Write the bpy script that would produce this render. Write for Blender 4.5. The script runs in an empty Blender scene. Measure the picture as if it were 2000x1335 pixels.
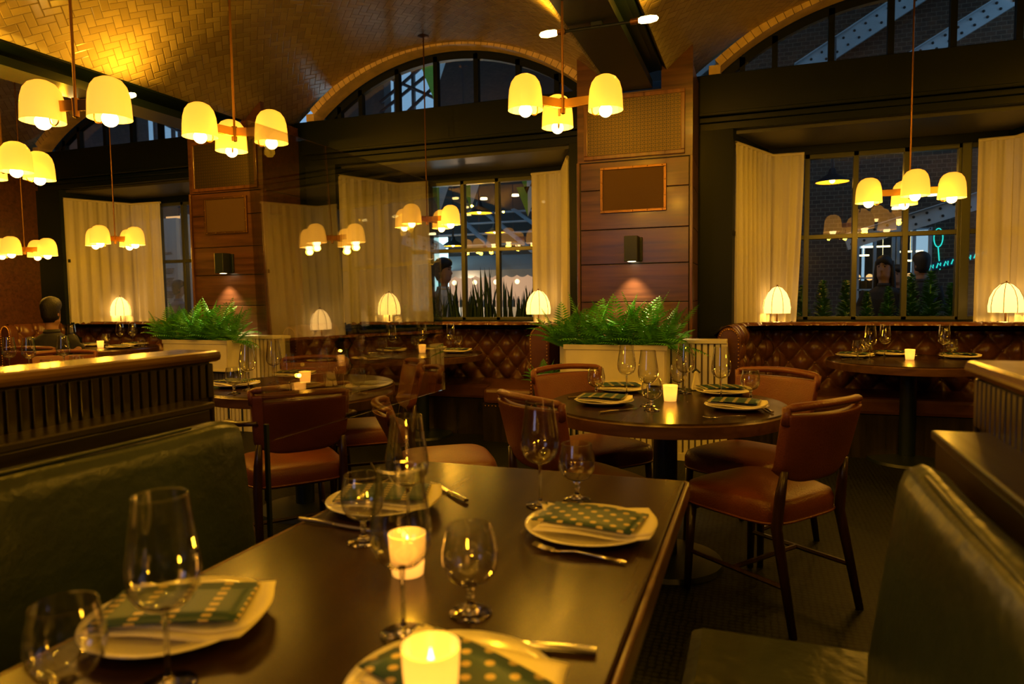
import bpy, bmesh, math, random
from mathutils import Vector, Matrix
random.seed(7)
PI = math.pi
scn = bpy.context.scene
col = scn.collection

# ------------------------------------------------------------------ helpers
class MB:
    def __init__(s):
        s.v = []; s.f = []; s.uv = {}
    def add(s, vs, fs):
        n = len(s.v); s.v += [tuple(v) for v in vs]; s.f += [tuple(i + n for i in f) for f in fs]
    def box(s, x0, x1, y0, y1, z0, z1, rz=0, piv=None):
        vs = [(x, y, z) for z in (z0, z1) for y in (y0, y1) for x in (x0, x1)]
        if rz:
            px, py = piv or ((x0 + x1) / 2, (y0 + y1) / 2); c, q = math.cos(rz), math.sin(rz)
            vs = [(px + (x - px) * c - (y - py) * q, py + (x - px) * q + (y - py) * c, z) for x, y, z in vs]
        s.add(vs, [(0, 2, 3, 1), (4, 5, 7, 6), (0, 1, 5, 4), (2, 6, 7, 3), (0, 4, 6, 2), (1, 3, 7, 5)])
    def prism(s, poly, a0, a1, axis='z'):
        # poly: 2D counter-clockwise; extruded along axis
        def P(p, a):
            return (p[0], p[1], a) if axis == 'z' else (p[0], a, p[1]) if axis == 'y' else (a, p[0], p[1])
        n = len(poly)
        vs = [P(p, a0) for p in poly] + [P(p, a1) for p in poly]
        fs = [tuple(range(n))[::-1], tuple(range(n, 2 * n))] + [(i, (i + 1) % n, n + (i + 1) % n, n + i) for i in range(n)]
        s.add(vs, fs)
    def lathe(s, prof, seg=24, c=(0, 0, 0), cap=False):
        n = len(prof); vs = []
        for r, z in prof:
            for k in range(seg):
                a = 2 * PI * k / seg
                vs.append((c[0] + r * math.cos(a), c[1] + r * math.sin(a), c[2] + z))
        fs = [(i * seg + k, i * seg + (k + 1) % seg, (i + 1) * seg + (k + 1) % seg, (i + 1) * seg + k) for i in range(n - 1) for k in range(seg)]
        if cap:
            fs.append(tuple(range(seg))[::-1]); fs.append(tuple((n - 1) * seg + k for k in range(seg)))
        s.add(vs, fs)
    def tube(s, pts, r, seg=8, flat=None):
        pts = [Vector(p) for p in pts]; n = len(pts)
        rs = r if isinstance(r, (list, tuple)) else [r] * n
        vs = []; up0 = None
        for i, p in enumerate(pts):
            t = (pts[min(i + 1, n - 1)] - pts[max(i - 1, 0)]).normalized()
            if up0 is None:
                up0 = Vector((0, 0, 1)) if abs(t.z) < .9 else Vector((1, 0, 0))
            a = t.cross(up0).normalized(); b = a.cross(t).normalized(); up0 = b
            for k in range(seg):
                w = 2 * PI * k / seg
                fb = flat if flat else 1
                vs.append(p + a * (math.cos(w) * rs[i]) + b * (math.sin(w) * rs[i] * fb))
        fs = [(i * seg + k, i * seg + (k + 1) % seg, (i + 1) * seg + (k + 1) % seg, (i + 1) * seg + k) for i in range(n - 1) for k in range(seg)]
        fs.append(tuple(range(seg))[::-1]); fs.append(tuple((n - 1) * seg + k for k in range(seg)))
        s.add(vs, fs)
    def grid(s, fn, nu, nv, closeu=False):
        vs = [fn(i / nu, j / nv) for j in range(nv + 1) for i in range(nu + (0 if closeu else 1))]
        w = nu if closeu else nu + 1
        fs = [(j * w + i, j * w + (i + 1) % w, (j + 1) * w + (i + 1) % w, (j + 1) * w + i) for j in range(nv) for i in range(nu)]
        s.add(vs, fs)
    def sphere(s, c, r, sx=1, sy=1, sz=1, seg=16, ring=10):
        prof = [(max(1e-5, math.sin(PI * i / ring)), -math.cos(PI * i / ring)) for i in range(ring + 1)]
        n0 = len(s.v); s.lathe(prof, seg)
        for i in range(n0, len(s.v)):
            x, y, z = s.v[i]; s.v[i] = (c[0] + x * r * sx, c[1] + y * r * sy, c[2] + z * r * sz)
    def build(s, name, mat, parent=None, smooth=False, bevel=0, loc=None, subsurf=0, solid=0, weld=False, remesh=0, angle=None):
        me = bpy.data.meshes.new(name); me.from_pydata(s.v, [], s.f); me.update()
        bm = bmesh.new(); bm.from_mesh(me)
        if weld: bmesh.ops.remove_doubles(bm, verts=bm.verts, dist=1e-4)
        bmesh.ops.recalc_face_normals(bm, faces=bm.faces)
        if smooth:
            for f in bm.faces: f.smooth = True
        bm.to_mesh(me); bm.free()
        if smooth and angle:
            me.set_sharp_from_angle(angle=math.radians(angle))
        o = bpy.data.objects.new(name, me); col.objects.link(o)
        if mat: me.materials.append(mat)
        if parent: o.parent = parent
        if loc: o.location = loc
        if remesh:
            m = o.modifiers.new('r', 'REMESH'); m.mode = 'VOXEL'; m.voxel_size = remesh; m.use_smooth_shade = True
        if solid:
            m = o.modifiers.new('s', 'SOLIDIFY'); m.thickness = solid; m.offset = 0
        if bevel:
            m = o.modifiers.new('b', 'BEVEL'); m.width = bevel; m.segments = 2; m.limit_method = 'ANGLE'; m.angle_limit = math.radians(40)
        if subsurf:
            m = o.modifiers.new('u', 'SUBSURF'); m.levels = subsurf; m.render_levels = subsurf
        return o

def tag(o, label=None, cat=None, group=None, kind=None):
    if label: o['label'] = label
    if cat: o['category'] = cat
    if group: o['group'] = group
    if kind: o['kind'] = kind
    return o
def empty(name, loc, rz=0, label=None, cat=None, group=None):
    o = bpy.data.objects.new(name, None); col.objects.link(o); o.empty_display_size = .1
    o.location = loc; o.rotation_euler = (0, 0, rz)
    return tag(o, label, cat, group)
def kids(o): return [c for c in bpy.data.objects if c.parent == o]
def copy_tree(o, parent=None):
    c = o.copy(); col.objects.link(c)
    if parent: c.parent = parent
    for ch in kids(o): copy_tree(ch, c)
    return c
def put(proto, used, loc, rz, label, group=None):
    o = copy_tree(proto) if used else proto
    o.location = loc; o.rotation_euler = (0, 0, rz); o['label'] = label
    if group: o['group'] = group
    return o
def struct(o): return tag(o, kind='structure')

# ------------------------------------------------------------------ materials
def newmat(name):
    m = bpy.data.materials.new(name); m.use_nodes = True
    return m, m.node_tree.nodes, m.node_tree.links, m.node_tree.nodes['Principled BSDF']
def lin(c):
    return tuple(((x / 255) / 12.92 if x / 255 < .04045 else ((x / 255 + .055) / 1.055) ** 2.4) for x in c) + (1,)
def pm(name, c, rough=.5, metal=0, spec=.5, var=0, vscale=6, bump=0, bscale=40, coat=0, stretch=(1, 1, 1), vdetail=4):
    m, N, L, b = newmat(name)
    c = tuple(c) + (1,) if len(c) == 3 else c
    b.inputs['Base Color'].default_value = c; b.inputs['Roughness'].default_value = rough
    b.inputs['Metallic'].default_value = metal; b.inputs['Specular IOR Level'].default_value = spec
    b.inputs['Coat Weight'].default_value = coat; b.inputs['Coat Roughness'].default_value = .12
    if var or bump:
        tc = N.new('ShaderNodeTexCoord'); mp = N.new('ShaderNodeMapping'); mp.inputs['Scale'].default_value = stretch
        L.new(tc.outputs['Object'], mp.inputs['Vector'])
    if var:
        n = N.new('ShaderNodeTexNoise'); n.inputs['Scale'].default_value = vscale; n.inputs['Detail'].default_value = vdetail
        L.new(mp.outputs[0], n.inputs['Vector'])
        cr = N.new('ShaderNodeValToRGB'); cr.color_ramp.elements[0].position = .3; cr.color_ramp.elements[1].position = .7
        cr.color_ramp.elements[0].color = tuple(x * (1 - var) for x in c[:3]) + (1,)
        cr.color_ramp.elements[1].color = tuple(min(1, x * (1 + var)) for x in c[:3]) + (1,)
        L.new(n.outputs[0], cr.inputs[0]); L.new(cr.outputs[0], b.inputs['Base Color'])
    if bump:
        n2 = N.new('ShaderNodeTexNoise'); n2.inputs['Scale'].default_value = bscale; n2.inputs['Detail'].default_value = 3
        L.new(mp.outputs[0], n2.inputs['Vector'])
        bp = N.new('ShaderNodeBump'); bp.inputs['Strength'].default_value = bump; bp.inputs['Distance'].default_value = .01
        L.new(n2.outputs[0], bp.inputs['Height']); L.new(bp.outputs[0], b.inputs['Normal'])
    return m
def em(name, c, s):
    m, N, L, b = newmat(name)
    b.inputs['Base Color'].default_value = (0, 0, 0, 1); b.inputs['Emission Color'].default_value = tuple(c) + (1,)
    b.inputs['Emission Strength'].default_value = s
    return m

def wood_mat(name, c1, c2, rough=.3, coat=.3, axis=0, scale=1.0):
    m, N, L, b = newmat(name)
    tc = N.new('ShaderNodeTexCoord'); mp = N.new('ShaderNodeMapping')
    sc = [26 * scale] * 3; sc[axis] = 1.6 * scale; mp.inputs['Scale'].default_value = sc
    L.new(tc.outputs['Object'], mp.inputs[0])
    n = N.new('ShaderNodeTexNoise'); n.inputs['Scale'].default_value = 1.0; n.inputs['Detail'].default_value = 6; n.inputs['Distortion'].default_value = .6
    L.new(mp.outputs[0], n.inputs['Vector'])
    cr = N.new('ShaderNodeValToRGB'); cr.color_ramp.elements[0].position = .32; cr.color_ramp.elements[1].position = .68
    cr.color_ramp.elements[0].color = tuple(c1) + (1,); cr.color_ramp.elements[1].color = tuple(c2) + (1,)
    L.new(n.outputs[0], cr.inputs[0]); L.new(cr.outputs[0], b.inputs['Base Color'])
    mr = N.new('ShaderNodeMapRange'); mr.inputs['To Min'].default_value = rough - .07; mr.inputs['To Max'].default_value = rough + .12
    L.new(n.outputs[0], mr.inputs[0]); L.new(mr.outputs[0], b.inputs['Roughness'])
    bp = N.new('ShaderNodeBump'); bp.inputs['Strength'].default_value = .12; bp.inputs['Distance'].default_value = .004
    L.new(n.outputs[0], bp.inputs['Height']); L.new(bp.outputs[0], b.inputs['Normal'])
    b.inputs['Coat Weight'].default_value = coat; b.inputs['Coat Roughness'].default_value = .15
    return m

def mathn(N, L, op, a, b=None, c=None):
    n = N.new('ShaderNodeMath'); n.operation = op
    for i, v in enumerate((a, b, c)):
        if v is None: continue
        if isinstance(v, (int, float)): n.inputs[i].default_value = v
        else: L.new(v, n.inputs[i])
    return n.outputs[0]

def herringbone():
    m, N, L, b = newmat('glazed herringbone tile')
    uv = N.new('ShaderNodeUVMap'); mp = N.new('ShaderNodeMapping')
    mp.inputs['Scale'].default_value = (17.5, 17.5, 1); mp.inputs['Rotation'].default_value = (0, 0, PI / 4)
    L.new(uv.outputs[0], mp.inputs[0]); sx = N.new('ShaderNodeSeparateXYZ'); L.new(mp.outputs[0], sx.inputs[0])
    M = lambda *a: mathn(N, L, *a)
    x, y = sx.outputs[0], sx.outputs[1]
    ix, iy = M('FLOOR', x), M('FLOOR', y); fx, fy = M('FRACT', x), M('FRACT', y)
    k = M('FLOORED_MODULO', M('SUBTRACT', ix, iy), 4.0)
    is0 = M('COMPARE', k, 0.0, .4); is1 = M('COMPARE', k, 1.0, .4); is2 = M('COMPARE', k, 2.0, .4); is3 = M('COMPARE', k, 3.0, .4)
    big = 9.0
    dl = M('ADD', fx, M('MULTIPLY', is1, big)); dr = M('ADD', M('SUBTRACT', 1.0, fx), M('MULTIPLY', is0, big))
    db = M('ADD', fy, M('MULTIPLY', is2, big)); dt = M('ADD', M('SUBTRACT', 1.0, fy), M('MULTIPLY', is3, big))
    d = M('MINIMUM', M('MINIMUM', dl, dr), M('MINIMUM', db, dt))
    grout = M('LESS_THAN', d, .04)
    # brick id -> random tint
    bx = M('SUBTRACT', ix, is1); by = M('SUBTRACT', iy, is2)
    cv = N.new('ShaderNodeCombineXYZ'); L.new(bx, cv.inputs[0]); L.new(by, cv.inputs[1])
    wn = N.new('ShaderNodeTexWhiteNoise'); L.new(cv.outputs[0], wn.inputs[0])
    mx = N.new('ShaderNodeMix'); mx.data_type = 'RGBA'; L.new(wn.outputs['Value'], mx.inputs[0])
    mx.inputs[6].default_value = (.46, .36, .20, 1); mx.inputs[7].default_value = (.62, .50, .29, 1)
    m2 = N.new('ShaderNodeMix'); m2.data_type = 'RGBA'; L.new(grout, m2.inputs[0]); L.new(mx.outputs[2], m2.inputs[6]); m2.inputs[7].default_value = (.25, .19, .11, 1)
    L.new(m2.outputs[2], b.inputs['Base Color'])
    b.inputs['Roughness'].default_value = .22
    h = M('MULTIPLY', M('MINIMUM', d, .12), 6.0)
    # each tile tipped a little
    tip = M('ADD', M('MULTIPLY', M('SUBTRACT', wn.outputs['Value'], .5), M('ADD', fx, fy)), h)
    bp = N.new('ShaderNodeBump'); bp.inputs['Strength'].default_value = .5; bp.inputs['Distance'].default_value = .008
    L.new(tip, bp.inputs['Height']); L.new(bp.outputs[0], b.inputs['Normal'])
    return m

def thin_glass(name, tint=(1, 1, 1), base=.03, rough=0.0, edge=.55, ior=1.45):
    m, N, L, b = newmat(name); N.remove(b); out = N['Material Output']
    t = N.new('ShaderNodeBsdfTransparent'); t.inputs[0].default_value = tuple(tint) + (1,)
    g = N.new('ShaderNodeBsdfGlossy'); g.inputs['Roughness'].default_value = rough
    lw = N.new('ShaderNodeLayerWeight'); lw.inputs['Blend'].default_value = .5
    p2 = mathn(N, L, 'POWER', lw.outputs['Facing'], 1.8); p3 = mathn(N, L, 'MULTIPLY_ADD', p2, edge, base)
    mx = N.new('ShaderNodeMixShader'); L.new(p3, mx.inputs[0]); L.new(t.outputs[0], mx.inputs[1]); L.new(g.outputs[0], mx.inputs[2])
    L.new(mx.outputs[0], out.inputs[0])
    return m
def trans_mat(name, c, tr=.5, emis=None, es=0, gloss=.0, weave=0):
    m, N, L, b = newmat(name); N.remove(b); out = N['Material Output']
    d = N.new('ShaderNodeBsdfDiffuse'); d.inputs[0].default_value = tuple(c) + (1,)
    t = N.new('ShaderNodeBsdfTranslucent'); t.inputs[0].default_value = tuple(c) + (1,)
    mx = N.new('ShaderNodeMixShader'); mx.inputs[0].default_value = tr; L.new(d.outputs[0], mx.inputs[1]); L.new(t.outputs[0], mx.inputs[2])
    last = mx.outputs[0]
    if gloss:
        g = N.new('ShaderNodeBsdfGlossy'); g.inputs['Roughness'].default_value = .08
        lw = N.new('ShaderNodeLayerWeight'); lw.inputs['Blend'].default_value = .25
        m3 = N.new('ShaderNodeMixShader'); L.new(mathn(N, L, 'MULTIPLY', lw.outputs['Fresnel'], gloss), m3.inputs[0]); L.new(last, m3.inputs[1]); L.new(g.outputs[0], m3.inputs[2]); last = m3.outputs[0]
    if es:
        e = N.new('ShaderNodeEmission'); e.inputs[0].default_value = tuple(emis) + (1,); e.inputs[1].default_value = es
        a = N.new('ShaderNodeAddShader'); L.new(last, a.inputs[0]); L.new(e.outputs[0], a.inputs[1]); last = a.outputs[0]
    if weave:
        tp = N.new('ShaderNodeBsdfTransparent'); m4 = N.new('ShaderNodeMixShader'); m4.inputs[0].default_value = weave
        L.new(last, m4.inputs[1]); L.new(tp.outputs[0], m4.inputs[2]); last = m4.outputs[0]
    L.new(last, out.inputs[0])
    return m

WARM = (1, .455, .018)
M = {}
M['tile'] = herringbone()
M['rim_tile'] = pm('arch rim brick', (.85, .62, .34), .5, var=.2, vscale=9)
M['mahog'] = wood_mat('mahogany board', (.055, .021, .011), (.13, .048, .022), .30, .35, 0)
M['mahog_v'] = wood_mat('mahogany trim', (.09, .032, .012), (.19, .07, .026), .28, .4, 2)
M['darkwood'] = wood_mat('dark stained wood', (.012, .009, .006), (.03, .02, .012), .3, .3, 1)
M['darkwood_v'] = wood_mat('dark reeded wood', (.012, .009, .006), (.032, .021, .012), .28, .4, 2)
M['capwood'] = wood_mat('polished cap wood', (.09, .045, .02), (.2, .11, .05), .22, .6, 1)
M['tabletop'] = wood_mat('table walnut', (.020, .009, .003), (.028, .012, .004), .22, 0, 1, .6)
for n_ in M['tabletop'].node_tree.nodes:
    if n_.type == 'BUMP': n_.inputs['Strength'].default_value = .03
    if n_.type == 'BSDF_PRINCIPLED': n_.inputs['Specular IOR Level'].default_value = .22
M['tabledge'] = wood_mat('table edge', (.07, .03, .013), (.14, .065, .026), .3, .3, 0)
M['iron'] = pm('dark green black paint', (.004, .009, .012), .36, spec=.28, bump=.04, bscale=20)
M['frame'] = pm('warm-lit window frame paint', (.05, .055, .03), .36)  # dark frame tone raised: caught warm light is put into the colour
M['black'] = pm('black metal', (.007, .014, .02), .4)
M['soffit'] = pm('dark olive plaster', (.045, .045, .03), .42, var=.25, vscale=2)
M['brass'] = pm('aged brass', (.50, .28, .07), .3, 1)
M['brass_dk'] = pm('bronze', (.22, .11, .035), .38, 1)
M['steel'] = pm('polished steel', (.75, .72, .65), .16, 1)
M['leather_red'] = pm('russet leather', (.165, .045, .022), .33, var=.15, vscale=7, bump=.25, bscale=160)
M['leather_dk'] = pm('oxblood leather', (.12, .045, .02), .27, var=.2, vscale=6, bump=.12, bscale=120)
M['leather_black'] = pm('dark olive leather', (.022, .035, .03), .30, var=.25, vscale=3, bump=.25, bscale=30)
M['legwood'] = wood_mat('chair leg wood', (.02, .008, .004), (.045, .017, .007), .35, .2, 2)
M['white_paint'] = pm('cream painted wood', (.78, .72, .56), .5, var=.06)
M['linen'] = pm('cream linen', (.84, .78, .60), .8, bump=.2, bscale=300)
M['plate'] = pm('glazed china', (.86, .82, .70), .14, coat=.5)
M['curtain'] = trans_mat('sheer curtain', (.92, .86, .70), .36, weave=.04)
M['soil'] = pm('soil', (.02, .015, .01), .9)
M['fern'] = pm('fern leaf', (.085, .34, .035), .42, var=.45, vscale=14)
M['snake'] = pm('snake plant leaf', (.03, .06, .02), .5, var=.5, vscale=10, stretch=(1, 1, 4))
M['glass_thin'] = thin_glass('drinking glass', (.97, .97, .95), .13, 0, 1.1)
M['glass_win'] = thin_glass('window glass', (.92, .96, .94), .075, 0, .6)
M['glass_votive'] = trans_mat('amber votive glass', (.95, .80, .50), .75, (1, .50, .10), .30, .6)
mg, N_, L_, b_ = newmat('solid glass'); b_.inputs['Transmission Weight'].default_value = 1; b_.inputs['Roughness'].default_value = 0; b_.inputs['IOR'].default_value = 1.48
M['glass_solid'] = mg
M['opal'] = trans_mat('opal glass', (.95, .80, .50), .06, (1, .40, .03), .80, .5)
M['paper_shade'] = trans_mat('lamp shade linen', (.92, .85, .62), .22, (1, .60, .20), 1.0)
M['bulb'] = em('glowing bulb', (1, .58, .2), 12)
M['flame'] = em('candle flame', (1, .62, .16), 14)
M['wax'] = trans_mat('candle wax', (.95, .85, .6), .6, (1, .55, .2), .8)
M['skin'] = pm('skin', (.36, .19, .12), .5)
M['hair'] = pm('dark hair', (.008, .006, .005), .55, bump=.5, bscale=120)
M['shirt'] = pm('white shirt', (.55, .53, .52), .8, bump=.3, bscale=18)
M['cloth_dk'] = pm('dark clothing', (.02, .02, .025), .85, bump=.3, bscale=18)
M['denim'] = pm('blue jacket', (.12, .14, .22), .85, bump=.3, bscale=18)

# teal menu card: material patterns
def menu_mat(name, dots=True):
    m, N, L, b = newmat(name)
    tc = N.new('ShaderNodeTexCoord'); mp = N.new('ShaderNodeMapping'); L.new(tc.outputs['Object'], mp.inputs[0])
    sx = N.new('ShaderNodeSeparateXYZ'); L.new(mp.outputs[0], sx.inputs[0]); Mx = lambda *a: mathn(N, L, *a)
    if dots:
        mp.inputs['Rotation'].default_value = (0, 0, PI / 4); mp.inputs['Scale'].default_value = (38, 38, 38)
        fx, fy = Mx('SUBTRACT', Mx('FRACT', sx.outputs[0]), .5), Mx('SUBTRACT', Mx('FRACT', sx.outputs[1]), .5)
        r = Mx('ADD', Mx('MULTIPLY', fx, fx), Mx('MULTIPLY', fy, fy)); f = Mx('LESS_THAN', r, .05)
    else:
        mp.inputs['Scale'].default_value = (45, 62, 45)
        fx, fy = Mx('FRACT', sx.outputs[0]), Mx('FRACT', sx.outputs[1])
        a = Mx('LESS_THAN', fy, .5); c = Mx('LESS_THAN', fx, .55)
        alt = Mx('LESS_THAN', Mx('FRACT', Mx('MULTIPLY', sx.outputs[0], .5)), .5)
        f = Mx('MULTIPLY', Mx('MULTIPLY', a, c), alt)
    mx = N.new('ShaderNodeMix'); mx.data_type = 'RGBA'; L.new(f, mx.inputs[0])
    mx.inputs[6].default_value = (.010, .055, .075, 1); mx.inputs[7].default_value = (.62, .48, .22, 1)
    L.new(mx.outputs[2], b.inputs['Base Color']); b.inputs['Roughness'].default_value = .4
    return m
M['menu_dots'] = menu_mat('teal dotted card'); M['menu_dash'] = menu_mat('teal dashed card', False)

def grille_mat():
    m, N, L, b = newmat('pierced brass grille')
    tc = N.new('ShaderNodeTexCoord'); sx = N.new('ShaderNodeSeparateXYZ'); L.new(tc.outputs['Object'], sx.inputs[0]); Mx = lambda *a: mathn(N, L, *a)
    s = 18.0; X = Mx('MULTIPLY', sx.outputs[0], s); Z = Mx('MULTIPLY', sx.outputs[2], s)
    res = None
    for ox, oz in ((0, 0), (.5, .5), (.5, 0), (0, .5)):
        fx = Mx('SUBTRACT', Mx('FRACT', Mx('ADD', X, ox)), .5); fz = Mx('SUBTRACT', Mx('FRACT', Mx('ADD', Z, oz)), .5)
        r = Mx('SQRT', Mx('ADD', Mx('MULTIPLY', fx, fx), Mx('MULTIPLY', fz, fz)))
        ring = Mx('LESS_THAN', Mx('ABSOLUTE', Mx('SUBTRACT', r, .36)), .045)
        res = ring if res is None else Mx('MAXIMUM', res, ring)
    mx = N.new('ShaderNodeMix'); mx.data_type = 'RGBA'; L.new(res, mx.inputs[0])
    mx.inputs[6].default_value = (.003, .003, .002, 1); mx.inputs[7].default_value = (.13, .085, .03, 1)
    L.new(mx.outputs[2], b.inputs['Base Color']); L.new(Mx('MULTIPLY', res, .8), b.inputs['Metallic']); b.inputs['Roughness'].default_value = .42
    bp = N.new('ShaderNodeBump'); bp.inputs['Strength'].default_value = .6; bp.inputs['Distance'].default_value = .004
    L.new(res, bp.inputs['Height']); L.new(bp.outputs[0], b.inputs['Normal'])
    return m
M['grille'] = grille_mat()

def floor_mat():
    m, N, L, b = newmat('penny mosaic floor')
    tc = N.new('ShaderNodeTexCoord'); v = N.new('ShaderNodeTexVoronoi'); v.inputs['Scale'].default_value = 40; v.inputs['Randomness'].default_value = .25
    L.new(tc.outputs['Object'], v.inputs['Vector'])
    cr = N.new('ShaderNodeValToRGB'); cr.color_ramp.elements[0].position = .35; cr.color_ramp.elements[1].position = .5
    cr.color_ramp.elements[0].color = (.014, .016, .011, 1); cr.color_ramp.elements[1].color = (.003, .004, .003, 1)
    L.new(v.outputs['Distance'], cr.inputs[0]); L.new(cr.outputs[0], b.inputs['Base Color']); b.inputs['Roughness'].default_value = .5; b.inputs['Specular IOR Level'].default_value = .12
    bp = N.new('ShaderNodeBump'); bp.inputs['Strength'].default_value = .3; bp.inputs['Distance'].default_value = .003; bp.invert = True
    L.new(v.outputs['Distance'], bp.inputs['Height']); L.new(bp.outputs[0], b.inputs['Normal'])
    return m
def brick_mat():
    m, N, L, b = newmat('old brick')
    tc = N.new('ShaderNodeTexCoord'); mp = N.new('ShaderNodeMapping'); mp.inputs['Rotation'].default_value = (PI / 2, 0, 0)
    L.new(tc.outputs['Object'], mp.inputs[0]); t = N.new('ShaderNodeTexBrick'); L.new(mp.outputs[0], t.inputs['Vector'])
    t.inputs['Scale'].default_value = 4.2; t.inputs['Color1'].default_value = (.09, .055, .035, 1); t.inputs['Color2'].default_value = (.05, .035, .025, 1)
    t.inputs['Mortar'].default_value = (.16, .13, .09, 1); t.inputs['Mortar Size'].default_value = .02
    L.new(t.outputs['Color'], b.inputs['Base Color']); b.inputs['Roughness'].default_value = .85
    return m
M['floor'] = floor_mat(); M['brick'] = brick_mat()
M['ext_dark'] = pm('dark exterior paint', (.02, .025, .025), .7)
M['bluesteel'] = pm('painted riveted steel', (.42, .48, .52), .5, var=.15, vscale=3)
M['paving'] = pm('street paving', (.05, .05, .05), .7, var=.3)

P = 3.9                       # bay spacing
BAYS = [1.055, -2.845, -6.745]
COLS = [-.895, -4.795]
YC = 5.32; YA = 5.97          # column face, arch plane

# ------------------------------------------------------------------ shell
b = MB(); b.box(-12.8, 5.2, -4.2, 6.9, -.1, 0); struct(b.build('floor', M['floor']))
RV = 2.54; ZV = 1.12
th = math.asin(1.74 / RV)
for i, c in enumerate([4.955, 1.055, -2.845, -6.745, -10.645]):
    nu, nv = 48, 2
    me = bpy.data.meshes.new('ceiling')
    vs = []; fs = []; uvs = []
    for j in range(nv + 1):
        y = -4.2 + (YA + 4.2) * j / nv
        for k in range(nu + 1):
            a = -th + 2 * th * k / nu
            vs.append((c + RV * math.sin(a), y, ZV + RV * math.cos(a))); uvs.append((RV * a, y))
    w = nu + 1
    for j in range(nv):
        for k in range(nu): fs.append((j * w + k, (j + 1) * w + k, (j + 1) * w + k + 1, j * w + k + 1))
    me.from_pydata(vs, [], fs); me.update()
    ul = me.uv_layers.new(name='UVMap')
    for lp in me.loops: ul.data[lp.index].uv = uvs[lp.vertex_index]
    for p in me.polygons: p.use_smooth = True
    me.materials.append(M['tile'])
    o = bpy.data.objects.new('ceiling', me); col.objects.link(o); struct(o)
    s = o.modifiers.new('s', 'SOLIDIFY'); s.thickness = .06; s.offset = 1
# steel beams between the vaults
for i, c in enumerate([3.005, -.895, -4.795, -8.695]):
    y1 = YA if i in (0, 3) else YC - .002
    b = MB()
    b.box(c - .145, c + .145, -4.2, y1, 2.80, 2.825)
    b.prism([(c - .02, 2.825), (c + .02, 2.825), (c + .02, 2.9), (c + .21, 2.93), (c + .21, 3.2), (c - .21, 3.2), (c - .21, 2.93), (c - .02, 2.9)], -4.2, y1, 'y')
    b.box(c - .215, c + .215, -4.2, y1, 2.925, 2.95)
    for s in (-1, 1):
        b.box(c + s * .13 - .015, c + s * .13 + .015, -4.2, y1, 2.825, 2.86)
    struct(b.build('trim_%d' % (i + 1), M['iron']))
# far side walls, back wall
b = MB(); b.box(-12.9, -12.8, -4.2, 6.9, 0, 3.9); struct(b.build('wall_left', M['darkwood']))
b = MB(); b.box(5.2, 5.3, -4.2, 6.9, 0, 3.9); struct(b.build('wall_right', M['darkwood']))
b = MB(); b.box(-12.9, 5.3, -4.3, -4.2, 0, 4); struct(b.build('wall_back', M['darkwood']))
for k, (x0, x1, z0, z1) in enumerate(((-3.15, -1.65, 1.4, 2.9),)):
    b = MB()
    for x in (x0, (x0 + x1) / 2, x1): b.box(x - .03, x + .03, -4.2, -4.15, z0, z1)
    for z in (z0, (z0 + z1) / 2, z1): b.box(x0, x1, -4.2, -4.15, z - .02, z + .02)
    w = struct(b.build('window_%d' % (30 + k), M['iron'])); b = MB(); b.box(x0, x1, -4.19, -4.18, z0, z1); b.build('pane', em('evening light pane', (.50, .48, .80), 1.7), w)

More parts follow.
